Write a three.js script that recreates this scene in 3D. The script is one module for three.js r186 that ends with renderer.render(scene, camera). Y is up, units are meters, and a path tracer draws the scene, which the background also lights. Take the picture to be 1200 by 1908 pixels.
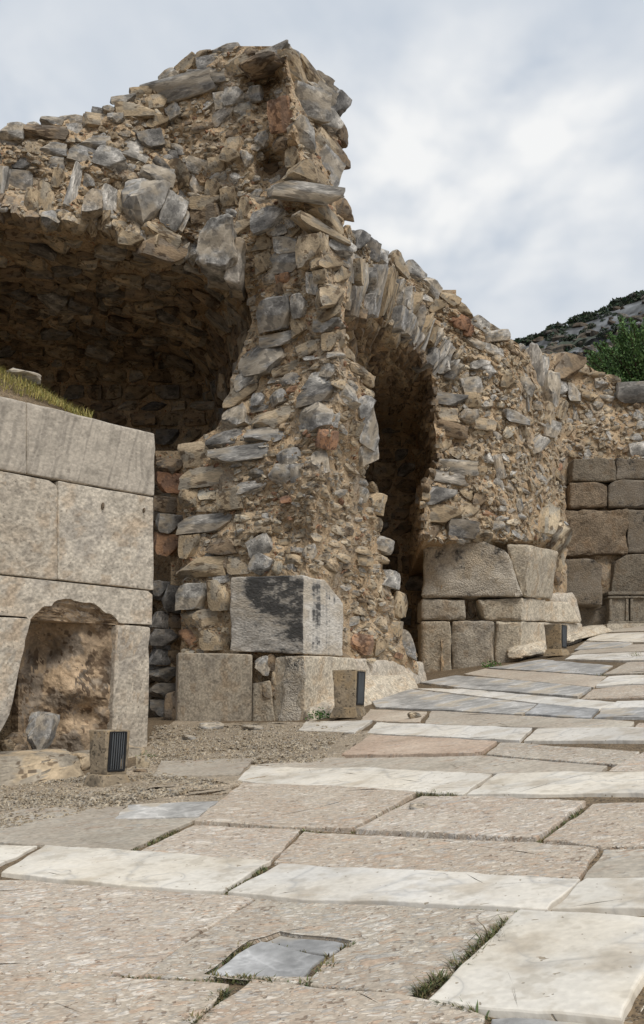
import * as THREE from 'three';
import { mergeGeometries, mergeVertices, toCreasedNormals } from 'three/addons/utils/BufferGeometryUtils.js';
import { TessellateModifier } from 'three/addons/modifiers/TessellateModifier.js';
import { ImprovedNoise } from 'three/addons/math/ImprovedNoise.js';

// ---------------------------------------------------------------- camera, sky, sun, exposure
const F = 1800, PITCH = Math.atan(361 / F), CY = 1.15;              // focal length in units of the 1908-high frame
const scene = new THREE.Scene();
const camera = new THREE.PerspectiveCamera(2 * Math.atan(954 / F) * 180 / Math.PI, 1200 / 1908, 0.05, 4000);
camera.position.set(0, CY, 0); camera.rotation.x = PITCH;
const renderer = new THREE.WebGLRenderer({ antialias: true });
renderer.toneMapping = THREE.LinearToneMapping;
renderer.toneMappingExposure = 1.75;
renderer.shadowMap.enabled = true;
const sun = new THREE.DirectionalLight(0xfff9f0, 1.5);
sun.position.set(13, 36, 20); sun.target.position.set(0, 0, -12);
sun.castShadow = true; sun.shadow.radius = 42; sun.shadow.mapSize.set(2048, 2048);
Object.assign(sun.shadow.camera, { left: -30, right: 30, top: 30, bottom: -30, near: 1, far: 120 });
scene.add(sun, sun.target);

// ---------------------------------------------------------------- small maths
let seed0 = 12345;
function rngOf(s) { let a = s | 0; return () => { a = (a + 0x6d2b79f5) | 0; let t = Math.imul(a ^ (a >>> 15), 1 | a); t = (t + Math.imul(t ^ (t >>> 7), 61 | t)) ^ t; return ((t ^ (t >>> 14)) >>> 0) / 4294967296; }; }
const rnd = rngOf(seed0);
const R = (a, b) => a + (b - a) * rnd();
const clamp = (x, a, b) => Math.min(b, Math.max(a, x));
const lerp = (a, b, t) => a + (b - a) * t;
const smooth = (a, b, x) => { const t = clamp((x - a) / (b - a), 0, 1); return t * t * (3 - 2 * t); };
const PN = new ImprovedNoise();
const n3 = (x, y, z) => PN.noise(x, y, z);
function fb3(x, y, z, o = 4) { let s = 0, a = 0.5; for (let i = 0; i < o; i++) { s += a * PN.noise(x, y, z); x *= 2.03; y *= 2.03; z *= 2.03; a *= 0.5; } return s; }
const V = (x, y, z) => new THREE.Vector3(x, y, z);
function pl(pts) {                                                  // piecewise linear look-up
  return (t) => { if (t <= pts[0][0]) return pts[0][1]; for (let i = 1; i < pts.length; i++) if (t <= pts[i][0]) return lerp(pts[i - 1][1], pts[i][1], (t - pts[i - 1][0]) / (pts[i][0] - pts[i - 1][0])); return pts[pts.length - 1][1]; };
}
// survey coordinates: a bearing (px, py) measured in the photograph's frame and a distance give a point of the place in metres
const cP = Math.cos(PITCH), sP = Math.sin(PITCH);
const toWorld = (xc, yc, zc) => V(xc, CY - yc * cP + zc * sP, -yc * sP - zc * cP);
const P = (px, py, d) => toWorld((px - 600) / F * d, (py - 954) / F * d, d);
const K = 1 / (F * 1.15);
const yvRaw = pl([[-900, 1235], [0, 1215], [565, 1171], [700, 1150], [1200, 1070], [1900, 1000]]);
const yv = (x) => (yvRaw(x - 60) + yvRaw(x - 20) + yvRaw(x + 20) + yvRaw(x + 60)) / 4;
const gDepth = (px, py) => 1 / (K * Math.max(py - yv(px), 22));
const gYc = (xc, zc) => (1 / K - (954 - yv(clamp(600 + F * xc / Math.max(zc, 1.5), -900, 1900))) * zc) / F;
const G = (px, py, up = 0) => { const p = P(px, py, gDepth(px, py)); p.y += up; return p; };

// ---------------------------------------------------------------- the sky: broken grey overcast
const dirOf = (px, py) => P(px, py, 1).sub(V(0, CY, 0)).normalize();
{
  const w = 2048, h = 1024, data = new Float32Array(w * h * 4);
  const bright = [[860, 330, 0.15, 0.75], [1130, 340, 0.10, 0.45], [690, 440, 0.08, 0.5], [10, 215, 0.06, 0.85], [1020, 180, 0.06, 0.45], [740, 230, 0.06, 0.35]].map(([x, y, s, a]) => [dirOf(x, y), s, a]);
  for (let j = 0; j < h; j++) for (let i = 0; i < w; i++) {
    const ph = (i + 0.5) / w * 2 * Math.PI - Math.PI, th = ((j + 0.5) / h - 0.5) * Math.PI;
    const dx = Math.cos(ph) * Math.cos(th), dy = Math.sin(th), dz = Math.sin(ph) * Math.cos(th);
    if (dy < -0.03) { const o = (j * w + i) * 4; data[o] = 0.19; data[o + 1] = 0.2; data[o + 2] = 0.22; data[o + 3] = 1; continue; }
    const q = 1 / (Math.max(dy, 0) + 0.22), X = dx * q, Z = dz * q;
    const wx = fb3(X * 0.9 + 5, Z * 0.9, 3.1, 3), wz = fb3(X * 0.9, Z * 0.9 + 9, 7.7, 3);
    const f1 = fb3(X * 1.1 + wx * 1.4, Z * 1.1 + wz * 1.4, 1.5, 6), f2 = fb3(dx * 5 + wx, dy * 9, dz * 5 + wz, 6), f3 = fb3(dx * 11 + wx * 2.5, dy * 19 + wz, dz * 11 + wz * 2.5, 7);
    let m = 0.10 + 0.75 * f1 + 0.42 * f2 + 0.28 * f3 + 0.25 * Math.max(0, f3) * Math.max(0, f2) * 4;
    for (const [d, s, a] of bright) { const c = dx * d.x + dy * d.y + dz * d.z, e = (1 - c) / (s * s * 0.5) * (1 + 1.1 * f2); m += a * Math.exp(-e) * (0.7 + 1.3 * f2 + 1.5 * f3); }
    const t = clamp((m + 0.2) / 1.25, 0, 1.25);
    const o = (j * w + i) * 4;
    const below = dy < -0.02 ? 0.55 : 1;
    data[o] = lerp(0.28, 0.47, t) * below; data[o + 1] = lerp(0.322, 0.482, t) * below; data[o + 2] = lerp(0.38, 0.495, t) * below; data[o + 3] = 1;
  }
  const sky = new THREE.DataTexture(data, w, h, THREE.RGBAFormat, THREE.FloatType);
  sky.mapping = THREE.EquirectangularReflectionMapping; sky.magFilter = sky.minFilter = THREE.LinearFilter; sky.needsUpdate = true;
  scene.background = sky; scene.environment = sky;
}

// ---------------------------------------------------------------- tileable procedural textures
const hash = (x, y, s) => { let n = Math.imul(x, 374761393) ^ Math.imul(y, 668265263) ^ Math.imul(s, 2147483647 ^ 1274126177); n = Math.imul(n ^ (n >>> 13), 1274126177); n = Math.imul(n ^ (n >>> 16), 2246822519); return ((n ^ (n >>> 15)) >>> 0) / 4294967296; };
function pn(u, v, p, s) {                                           // value noise of period p
  const x = u * p, y = v * p, ix = Math.floor(x), iy = Math.floor(y), fx = x - ix, fy = y - iy;
  const a = ((ix % p) + p) % p, b = (a + 1) % p, c = ((iy % p) + p) % p, d = (c + 1) % p;
  const sx = fx * fx * (3 - 2 * fx), sy = fy * fy * (3 - 2 * fy);
  return lerp(lerp(hash(a, c, s), hash(b, c, s), sx), lerp(hash(a, d, s), hash(b, d, s), sx), sy) * 2 - 1;
}
function pf(u, v, p, o, s) { let r = 0, a = 0.5; for (let i = 0; i < o; i++) { r += a * pn(u, v, p, s + i); p *= 2; a *= 0.52; } return r; }
function wor(u, v, p, s, ax = 1, jit = 0.9) {                       // cellular: [distance to nearest, to second, id]
  const x = u * p, y = v * p * ax, q = p * ax, ix = Math.floor(x), iy = Math.floor(y); let d1 = 9, d2 = 9, id = 0;
  for (let j = -1; j <= 1; j++) for (let i = -1; i <= 1; i++) {
    const cx = ix + i, cy = iy + j, a = ((cx % p) + p) % p, b = ((cy % q) + q) % q;
    const gx = cx + 0.5 + (hash(a, b, s) - 0.5) * jit, gy = cy + 0.5 + (hash(a, b, s + 7) - 0.5) * jit, d = Math.hypot(x - gx, y - gy);
    if (d < d1) { d2 = d1; d1 = d; id = a * 131 + b; } else if (d < d2) d2 = d;
  }
  return [d1, d2, id];
}
function tex(n, f, rep = 1, srgb = true) {                          // f(u, v) gives [r, g, b, height]; returns colour and bump maps
  const c = new Uint8Array(n * n * 4), b = new Uint8Array(n * n * 4);
  for (let j = 0; j < n; j++) for (let i = 0; i < n; i++) {
    const [r, g, bl, hh] = f((i + 0.5) / n, (j + 0.5) / n), o = (j * n + i) * 4;
    c[o] = clamp(r, 0, 1) * 255; c[o + 1] = clamp(g, 0, 1) * 255; c[o + 2] = clamp(bl, 0, 1) * 255; c[o + 3] = 255;
    b[o] = b[o + 1] = b[o + 2] = clamp(hh, 0, 1) * 255; b[o + 3] = 255;
  }
  const mk = (d, cs) => { const t = new THREE.DataTexture(d, n, n); t.wrapS = t.wrapT = THREE.RepeatWrapping; t.magFilter = THREE.LinearFilter; t.minFilter = THREE.LinearMipmapLinearFilter; t.generateMipmaps = true; t.colorSpace = cs; t.repeat.set(rep, rep); t.needsUpdate = true; return t; };
  return { map: mk(c, srgb ? THREE.SRGBColorSpace : THREE.NoColorSpace), bump: mk(b, THREE.NoColorSpace) };
}
const mix3 = (a, b, t) => [lerp(a[0], b[0], t), lerp(a[1], b[1], t), lerp(a[2], b[2], t)];
const T = {};
// grey marble rubble, veined; multiplied by each stone's own colour
T.grey = tex(512, (u, v) => {
  const w = pf(u, v, 4, 4, 11) * 0.35, n = pf(u + w * 0.1, v + w * 0.1, 5, 5, 3), st = pf(u + n * 0.08, v, 3, 2, 21), vein = Math.pow(1 - Math.abs(pf(u * 1 + st * 0.2, v, 4, 4, 31)), 14), fine = pf(u, v, 48, 3, 9);
  const l = 0.66 + 0.30 * n + 0.22 * vein + 0.12 * fine, sp = smooth(0.12, 0.34, pf(u, v, 12, 4, 77));
  let c = [l, l, l * 1.0]; c = mix3(c, [0.84, 0.78, 0.69], smooth(0.02, 0.3, pf(u, v, 3, 5, 55)) * 0.55); c = mix3(c, [0.26, 0.26, 0.27], sp * 0.3);
  return [...c, 0.5 + 0.4 * n + 0.18 * fine - 0.15 * sp];
});
T.tan = tex(512, (u, v) => {
  const n = pf(u, v, 4, 6, 41), fine = pf(u, v, 40, 3, 19), g = smooth(0.0, 0.3, pf(u, v, 5, 4, 61)), dk = smooth(0.18, 0.36, pf(u, v, 10, 4, 97));
  const l = 0.78 + 0.26 * n + 0.14 * fine; let c = [l, l * 0.95, l * 0.87]; c = mix3(c, [l * 0.80, l * 0.81, l * 0.82], g * 0.7); c = mix3(c, [0.36, 0.31, 0.26], dk * 0.6);
  return [...c, 0.5 + 0.42 * n + 0.25 * fine];
});
T.mortar = tex(1024, (u, v) => {
  const n = pf(u, v, 4, 6, 5), fine = pf(u, v, 64, 3, 15), [d, , id] = wor(u + pf(u, v, 12, 2, 3) * 0.012, v + pf(u, v, 12, 2, 8) * 0.012, 34, 2), [d2, , id2] = wor(u, v, 70, 5);
  const k = hash(id, 3, 1), k2 = hash(id2, 5, 2); let c = mix3([0.665, 0.575, 0.465], [0.775, 0.705, 0.605], 0.5 + n * 1.1), h = 0.45 + 0.35 * n + 0.2 * fine;
  if (k > 0.75 && d < 0.40) { const e = smooth(0.40, 0.28, d); c = mix3(c, k > 0.86 ? [0.62, 0.61, 0.59] : k > 0.80 ? [0.60, 0.38, 0.27] : [0.76, 0.68, 0.56], e * 0.8); h += 0.22 * e; }
  if (k2 > 0.7 && d2 < 0.36) { const e = smooth(0.36, 0.24, d2); c = mix3(c, k2 > 0.9 ? [0.5, 0.46, 0.42] : [0.8, 0.73, 0.62], e * 0.6); h += 0.12 * e; }
  c = mix3(c, [0.64, 0.615, 0.58], smooth(0.0, 0.4, pf(u, v, 3, 5, 808)) * 0.6); c = mix3(c, [0.74, 0.665, 0.56], smooth(0.05, 0.35, pf(u, v, 5, 4, 818)) * 0.6); const holes = smooth(0.26, 0.42, pf(u, v, 22, 3, 88)); c = mix3(c, [0.46, 0.38, 0.29], holes * 0.5); h -= holes * 0.3;
  const s = 1 + 0.22 * fine; return [c[0] * s, c[1] * s, c[2] * s, h];
}, 0.75);
// dressed limestone of the block wall: cream with grey weather streaks and pits
T.ashlar = tex(1024, (u, v) => {
  const n = pf(u, v, 3, 6, 7), st = pf(u, v * 0.999, 4, 1, 70) * 0.4 + pn(u + n * 0.02, v * 0.25 + 0.1 * Math.sin(v * 6.2832), 24, 4) * 0.25, fine = pf(u, v, 64, 3, 23), gr = smooth(0.0, 0.5, n + st), pit = smooth(0.47, 0.56, pf(u, v, 84, 2, 81)), warm = smooth(0.05, 0.35, pf(u, v, 4, 4, 33));
  let c = mix3([0.87, 0.85, 0.81], [0.735, 0.72, 0.695], gr * 0.95); c = mix3(c, [0.81, 0.75, 0.67], warm * 0.35); c = mix3(c, [0.50, 0.47, 0.43], pit * 0.55);
  const crust = smooth(0.05, 0.45, pf(u, v, 14, 5, 91)); c = mix3(c, [0.66, 0.64, 0.61], crust * 0.4);
  const mot = pf(u, v, 52, 4, 95), rust = smooth(0.15, 0.42, pf(u, v, 8, 5, 99)); c = mix3(c, [0.72, 0.60, 0.47], rust * 0.22); const s = 1 + 0.22 * fine + 0.10 * n + 0.17 * mot; return [c[0] * s, c[1] * s, c[2] * s, 0.55 + 0.3 * n + 0.22 * fine + 0.2 * mot - 0.3 * pit - 0.1 * crust];
}, 0.8);
// the wall's top course: dark rain streaks down the stone
T.streak = tex(1024, (u, v) => {
  const n = pf(u, v, 3, 6, 707), w = pf(u, v, 6, 3, 711) * 0.012, s1 = pn(u + w, v * 0.0 + 0.3, 40, 713) * 0.6 + pn(u + w * 2, v * 0 + 0.6, 90, 717) * 0.4, fine = pf(u, v, 64, 3, 723), e = smooth(0.0, 0.7, s1 + 0.55 * pf(u, v, 4, 3, 731) + 0.1), e2 = smooth(0.1, 0.5, pf(u, v, 10, 5, 741));
  let c = mix3([0.83, 0.81, 0.775], [0.60, 0.585, 0.565], e * 0.42); c = mix3(c, [0.56, 0.545, 0.52], e2 * 0.35); const s = 1 + 0.16 * fine + 0.10 * n; return [c[0] * s, c[1] * s, c[2] * s, 0.5 + 0.3 * n + 0.25 * fine - 0.1 * e];
}, 0.8);
// white paving marble
T.white = tex(1024, (u, v) => {
  const n = pf(u, v, 3, 6, 107), fine = pf(u, v, 70, 3, 123), w = pf(u, v, 3, 3, 140) * 0.25, vein = Math.pow(1 - Math.abs(pf(u + w, v * 1 + w, 4, 4, 131)), 18), pit = smooth(0.55, 0.6, pf(u, v, 60, 2, 181)), warm = smooth(-0.1, 0.4, pf(u, v, 3, 5, 133));
  let c = mix3([0.90, 0.89, 0.87], [0.895, 0.868, 0.82], warm * 0.6); c = mix3(c, [0.70, 0.70, 0.70], vein * 0.55); c = mix3(c, [0.52, 0.46, 0.38], pit * 0.6);
  const stain = smooth(0.0, 0.5, pf(u, v, 6, 6, 151)); c = mix3(c, [0.76, 0.715, 0.65], stain * 0.6); c = mix3(c, [0.70, 0.67, 0.62], smooth(0.12, 0.5, pf(u, v, 22, 4, 161)) * 0.35);
  const s = 1 + 0.06 * fine + 0.09 * n; return [c[0] * s, c[1] * s, c[2] * s, 0.6 + 0.3 * n + 0.12 * fine - 0.35 * pit];
}, 0.7);
// breccia paving: flattened pebbles in a pinkish matrix
T.breccia = tex(1024, (u, v) => {
  const wx = pf(u, v, 9, 4, 201) * 0.05, wy = pf(u, v, 9, 4, 211) * 0.03, n = pf(u, v, 4, 5, 205), fine = pf(u, v, 80, 3, 203);
  let c = mix3([0.77, 0.715, 0.655], [0.735, 0.70, 0.65], 0.5 + n * 1.4), h = 0.42 + 0.3 * n + 0.2 * fine;
  for (const [p, s, lim, rad] of [[9, 221, 0.78, 0.46], [17, 231, 0.60, 0.46], [30, 241, 0.50, 0.44], [52, 251, 0.5, 0.44]]) {
    const [d, , id] = wor(u + wx, v + wy, p, s, 2), k = hash(id, 1, s), k2 = hash(id, 2, s);
    if (k > lim) { const r = rad * (0.6 + 0.4 * k2), e = smooth(r, r * 0.78, d * (1 + 0.35 * fine)); const tone = k2 < 0.4 ? [0.87, 0.84, 0.79] : k2 < 0.6 ? [0.74, 0.73, 0.715] : k2 < 0.8 ? [0.79, 0.70, 0.62] : [0.90, 0.88, 0.85]; c = mix3(c, tone, e * 0.78); h += e * 0.16 * k2 + 0.05 * e; h -= 0.16 * smooth(0.16, 0, Math.abs(d - r)) * (1 - e); }
  }
  const holes = smooth(0.40, 0.52, pf(u, v, 50, 3, 261)); c = mix3(c, [0.50, 0.43, 0.37], holes * 0.6); h -= holes * 0.35;
  const s = 1 + 0.16 * fine + 0.10 * n; return [c[0] * s, c[1] * s, c[2] * s, h];
}, 0.8);
T.breccia2 = tex(1024, (u, v) => {
  const wx = pf(u, v, 7, 4, 1201) * 0.06, wy = pf(u, v, 7, 4, 1211) * 0.035, n = pf(u, v, 3, 6, 1205), fine = pf(u, v, 80, 3, 1203), worn = smooth(-0.1, 0.35, pf(u, v, 3, 4, 1233));
  let c = mix3([0.77, 0.725, 0.67], [0.79, 0.765, 0.72], 0.5 + n * 1.3), h = 0.45 + 0.3 * n + 0.16 * fine;
  for (const [p, s, lim, rad] of [[7, 1221, 0.72, 0.42], [15, 1231, 0.6, 0.42], [30, 1241, 0.55, 0.42]]) { const [d, , id] = wor(u + wx, v + wy, p, s, 3), k = hash(id, 1, s), k2 = hash(id, 2, s); if (k > lim) { const r = rad * (0.5 + 0.5 * k2), e = smooth(r, r * 0.7, d * (1 + 0.5 * fine)) * (1 - 0.6 * worn); c = mix3(c, k2 < 0.45 ? [0.86, 0.83, 0.785] : k2 < 0.7 ? [0.735, 0.73, 0.72] : [0.74, 0.655, 0.585], e * 0.95); h += e * 0.14 * k2; } }
  const holes = smooth(0.38, 0.5, pf(u, v, 40, 3, 1261)); c = mix3(c, [0.52, 0.46, 0.40], holes * 0.55 * (1 - worn * 0.7)); h -= holes * 0.3; c = mix3(c, [0.66, 0.63, 0.58], smooth(0.1, 0.45, pf(u, v, 5, 5, 1271)) * 0.4);
  const s = 1 + 0.14 * fine + 0.10 * n; return [c[0] * s, c[1] * s, c[2] * s, h];
}, 0.6);
T.slate = tex(512, (u, v) => {
  const w = pf(u, v, 3, 3, 301), n = pf(u + w * 0.15, v, 4, 6, 303), b = pf(u + w * 0.1, v + w * 0.2, 6, 4, 305), vein = Math.pow(1 - Math.abs(b), 10), fine = pf(u, v, 48, 3, 309);
  const l = 0.68 + 0.2 * n + 0.13 * vein + 0.08 * fine; let c = [l * 0.985, l, l * 1.025]; c = mix3(c, [0.76, 0.71, 0.63], smooth(0.1, 0.36, pf(u, v, 4, 5, 311)) * 0.5);
  return [...c, 0.5 + 0.4 * n + 0.15 * fine];
}, 0.9);
T.gravel = tex(1024, (u, v) => {
  const n = pf(u, v, 4, 6, 401), fine = pf(u, v, 90, 2, 403); let c = mix3([0.60, 0.55, 0.48], [0.71, 0.66, 0.59], 0.5 + n), h = 0.3 + 0.25 * n + 0.1 * fine;
  for (const [p, s, lim] of [[60, 421, 0.35], [34, 431, 0.6], [18, 441, 0.86]]) { const [d, , id] = wor(u, v, p, s, 1), k = hash(id, 1, s), k2 = hash(id, 2, s); if (k > lim) { const e = smooth(0.42, 0.3, d * (1 + 0.4 * fine)); c = mix3(c, mix3([0.52, 0.475, 0.42], [0.80, 0.765, 0.71], k2), e * 0.85); h += e * (0.2 + 0.2 * k2) * (1 - d); } }
  const s = 1 + 0.2 * fine; return [c[0] * s, c[1] * s, c[2] * s, h];
}, 0.9);
T.concrete = tex(512, (u, v) => {
  const n = pf(u, v, 3, 6, 501), fine = pf(u, v, 64, 3, 503), dk = smooth(0.05, 0.35, pf(u, v, 6, 5, 505)), pit = smooth(0.28, 0.36, pf(u, v, 40, 2, 507));
  let c = mix3([0.60, 0.56, 0.50], [0.46, 0.43, 0.385], dk); c = mix3(c, [0.66, 0.58, 0.46], smooth(0.1, 0.4, pf(u, v, 4, 4, 511)) * 0.5); c = mix3(c, [0.3, 0.28, 0.25], pit * 0.6); const s = 1 + 0.14 * fine + 0.12 * n; return [c[0] * s, c[1] * s, c[2] * s, 0.5 + 0.2 * n + 0.3 * fine - 0.3 * pit];
});
// black lichen crust on marble: f(u, v) gives how much crust grows there
const crusted = (grow, sd) => tex(1024, (u, v) => {
  const n = pf(u, v, 4, 6, sd), fine = pf(u, v, 60, 3, sd + 3), g = grow(u, v) + 0.75 * pf(u, v, 9, 5, sd + 9) + 0.35 * pf(u, v, 40, 3, sd + 21), e = smooth(0.34, 0.72, g + 0.3 * fine), e2 = smooth(0.0, 0.45, g);
  let c = mix3([0.80, 0.775, 0.735], [0.70, 0.66, 0.60], smooth(-0.2, 0.3, n)); c = mix3(c, [0.56, 0.55, 0.535], e2 * 0.6); c = mix3(c, [0.27, 0.266, 0.26], e * 0.9); const s = 1 + 0.2 * fine + 0.12 * n;
  return [c[0] * s, c[1] * s, c[2] * s, 0.5 + 0.3 * n + 0.3 * fine + 0.12 * e];
});
// front face is u 0..0.6, right face u 0.6..1
T.crustBlock = crusted((u, v) => { if (u < 0.6) { const a = u / 0.6; return smooth(0.12, 0.30, a) * 0.75 - 0.62 * smooth(0.05, -0.25, (v - 0.62) + (a - 0.45) * 0.75) * smooth(0.98, 0.72, a) - 0.1; } const s = pn(u * 1.0, 0.3, 40, 3) * 0.45 + pn(u, 0.7, 90, 5) * 0.2; return -0.05 + s; }, 601);
T.crust = crusted((u, v) => 0.02 + 0.55 * pf(u, v, 3, 3, 655), 651);

// ---------------------------------------------------------------- materials
const mat = (t, color, bump, rough = 0.92, extra = {}) => new THREE.MeshStandardMaterial({ map: t && t.map, bumpMap: t && t.bump, bumpScale: bump, color, roughness: rough, ...extra });
const TONE = {};
for (const [k, t, list] of [
  ['g', T.grey, ['#d9d5ce', '#dfd9cf', '#cecbc6']], ['d', T.grey, ['#b0aca6', '#b6b0a8', '#a7a4a0']], ['p', T.grey, ['#e6e1d8', '#dcd3c6', '#eee8de']],
  ['t', T.tan, ['#d2c6b3', '#c6b9a5', '#ddd2c1']], ['b', T.tan, ['#b0a292', '#a29484', '#bbac9a']], ['r', T.tan, ['#bf9a82', '#c8a58c', '#b38f79']], ['w', T.tan, ['#ece5d8', '#e5dccb', '#f2ecdf']]]) {
  TONE[k] = list.map((c) => mat(t, c, 0.012, 0.93));
}
const M = {
  mortar: mat(T.mortar, '#f4eee5', 0.03, 0.97, { side: THREE.DoubleSide }),
  mortarPale: mat(T.mortar, '#e4dccf', 0.03, 0.97, { side: THREE.DoubleSide }),
  ashlar: [mat(T.ashlar, '#ddd7cf', 0.005), mat(T.ashlar, '#d6cfc6', 0.006), mat(T.ashlar, '#e0dad2', 0.005)],
  ashlarGrey: [mat(T.ashlar, '#c6c0b7', 0.014), mat(T.ashlar, '#b5aea3', 0.016), mat(T.ashlar, '#d0c8bb', 0.014)],
  ashlarBrown: [mat(T.ashlar, '#968878', 0.03), mat(T.ashlar, '#86796b', 0.03)],
  cream: mat(T.ashlar, '#e4dccf', 0.01),
  rough: mat(T.tan, '#cfc3b1', 0.02), streak: mat(T.streak, '#dcd6ce', 0.007), fracture: mat(T.tan, '#d0bfac', 0.02), farCrust: mat(T.crust, '#a19a91', 0.03), farGrey: mat(T.ashlar, '#8e867b', 0.03), square: mat(T.ashlar, '#d8cfc2', 0.004), roughRed: mat(T.tan, '#b98a62', 0.02),
  white: [mat(T.white, '#eeebe6', 0.005, 0.85), mat(T.white, '#e4e0da', 0.005, 0.85), mat(T.white, '#f0ebe2', 0.006, 0.85)],
  breccia: [mat(T.breccia, '#f2ede7', 0.008), mat(T.breccia2, '#f1ece5', 0.007), mat(T.breccia, '#eee8e0', 0.008), mat(T.breccia2, '#e8e5df', 0.007), mat(T.breccia2, '#f4ece2', 0.007), mat(T.breccia, '#e6e3dd', 0.008)],
  brecciaRed: [mat(T.breccia2, '#efdfd3', 0.009)],
  brecciaGrey: [mat(T.breccia2, '#d9d6d0', 0.009)],
  slate: [mat(T.slate, '#efe8dd', 0.008, 0.92), mat(T.slate, '#f6eee1', 0.008, 0.92), mat(T.slate, '#e2ddd5', 0.009, 0.92)],
  crust: mat(T.crust, '#ebe7e0', 0.03), crustBlock: mat(T.crustBlock, '#ffffff', 0.012),
  gravel: mat(T.gravel, '#fbf6ee', 0.03, 0.97), soil: mat(T.gravel, '#b3a692', 0.03, 0.98),
  concrete: mat(T.concrete, '#ebe3d6', 0.006, 0.95),
  black: new THREE.MeshStandardMaterial({ color: '#1d1e20', roughness: 0.55, metalness: 0.2 }), steel: new THREE.MeshStandardMaterial({ color: '#6d7175', roughness: 0.45, metalness: 0.7 }),
  glass: new THREE.MeshPhysicalMaterial({ color: '#15181b', roughness: 0.12 }),
  small: new THREE.MeshStandardMaterial({ map: T.tan.map, bumpMap: T.tan.bump, bumpScale: 0.006, vertexColors: true, roughness: 0.95 }),
  leaf: new THREE.MeshPhysicalMaterial({ vertexColors: true, roughness: 0.85, transmission: 0.25, thickness: 0, side: THREE.DoubleSide }),
  bark: mat(T.tan, '#6f5c49', 0.02),
};
const pick = (a) => (Array.isArray(a) ? a[Math.floor(rnd() * a.length)] : a);

// ---------------------------------------------------------------- object helpers
const used = {};
const numbered = (n) => { used[n] = (used[n] || 0) + 1; return used[n] === 1 ? n : n + '_' + String(used[n] - 1).padStart(3, '0'); };
function thing(name, label, category, base, group) {
  const o = new THREE.Group(); o.name = numbered(name); o.position.copy(base); o.userData = { label, category }; if (group) o.userData.group = group; scene.add(o); return o;
}
function part(parent, name, geo, m, label) {                        // geometry in place coordinates; the part is set back to its parent's frame
  const o = new THREE.Mesh(geo, m); o.name = name; if (label) o.userData.label = label;
  if (parent.isGroup) o.position.copy(parent.position).negate();
  parent.add(o); return o;
}
function single(name, geo, m, label, category, group, kind) {
  geo.computeBoundingBox(); const b = geo.boundingBox, c = V((b.min.x + b.max.x) / 2, b.min.y, (b.min.z + b.max.z) / 2); geo.translate(-c.x, -c.y, -c.z);
  const o = new THREE.Mesh(geo, m); o.name = numbered(name); o.position.copy(c); o.userData = kind ? { kind, label, category } : { label, category }; if (group) o.userData.group = group; scene.add(o); return o;
}
function structure(name, geo, m, label) { const o = new THREE.Mesh(geo, m); o.name = numbered(name); o.userData = { kind: 'structure', label }; scene.add(o); return o; }

// box-projected uv for a non-indexed geometry
function boxUV(g, s = 1, ox = 0, oy = 0) {
  const p = g.attributes.position, uv = new Float32Array(p.count * 2), a = V(0, 0, 0), b = V(0, 0, 0), c = V(0, 0, 0);
  for (let i = 0; i < p.count; i += 3) {
    a.fromBufferAttribute(p, i); b.fromBufferAttribute(p, i + 1); c.fromBufferAttribute(p, i + 2);
    const n = b.clone().sub(a).cross(c.clone().sub(a)), ax = Math.abs(n.x), ay = Math.abs(n.y), az = Math.abs(n.z);
    for (let k = 0; k < 3; k++) { const q = [a, b, c][k]; const [u, v] = az >= ax && az >= ay ? [q.x, q.y] : ax >= ay ? [q.z, q.y] : [q.x, q.z]; uv[(i + k) * 2] = u * s + ox; uv[(i + k) * 2 + 1] = v * s + oy; }
  }
  g.setAttribute('uv', new THREE.BufferAttribute(uv, 2)); return g;
}
const bare = (g) => { for (const k of Object.keys(g.attributes)) if (k !== 'position') g.deleteAttribute(k); return mergeVertices(g, 1e-5); };
const crease = (g, a) => toCreasedNormals(g.index ? g : mergeVertices(g), a);

// rubble stones: a few dozen broken shapes in a unit box, shared by all stones
function stoneShape(sd, res, round, cuts, rough) {
  const r = rngOf(sd), g = bare(new THREE.BoxGeometry(1, 1, 1, res, res, res)), p = g.attributes.position, planes = [];
  for (let i = 0; i < cuts; i++) { const n = V(r() * 2 - 1, (r() * 2 - 1) * 0.8, r() * 2 - 1).normalize(); planes.push([n, 0.30 + 0.17 * r()]); }
  const q = V(0, 0, 0);
  for (let i = 0; i < p.count; i++) {
    q.fromBufferAttribute(p, i); const s = q.clone().normalize().multiplyScalar(0.56); q.lerp(s, round);
    for (const [n, d] of planes) { const e = q.dot(n) - d; if (e > 0) q.addScaledVector(n, -e); }
    const k = 1 + rough * fb3(q.x * 3.1 + sd, q.y * 3.1, q.z * 3.1, 3) * 2; q.multiplyScalar(k);
    q.x += rough * 0.5 * n3(q.y * 6 + sd, q.z * 6, 1.3); q.y += rough * 0.5 * n3(q.x * 6, q.z * 6 + sd, 4.3);
    p.setXYZ(i, q.x, q.y, q.z);
  }
  g.computeBoundingBox(); const b = g.boundingBox, sz = b.getSize(V(0, 0, 0)), ce = b.getCenter(V(0, 0, 0));
  g.translate(-ce.x, -ce.y, -ce.z); g.scale(1 / sz.x, 1 / sz.y, 1 / sz.z);
  return boxUV(crease(g, 0.68), 0.55, r(), r());
}
const BROKEN = [], BLOCKY = [], CHIP = [];
for (let i = 0; i < 26; i++) BROKEN.push(stoneShape(100 + i, 5, 0.30, 9, 0.085));
for (let i = 0; i < 16; i++) BLOCKY.push(stoneShape(300 + i, 5, 0.20, 4, 0.07));
for (let i = 0; i < 10; i++) CHIP.push(stoneShape(500 + i, 2, 0.45, 6, 0.10));

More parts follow.
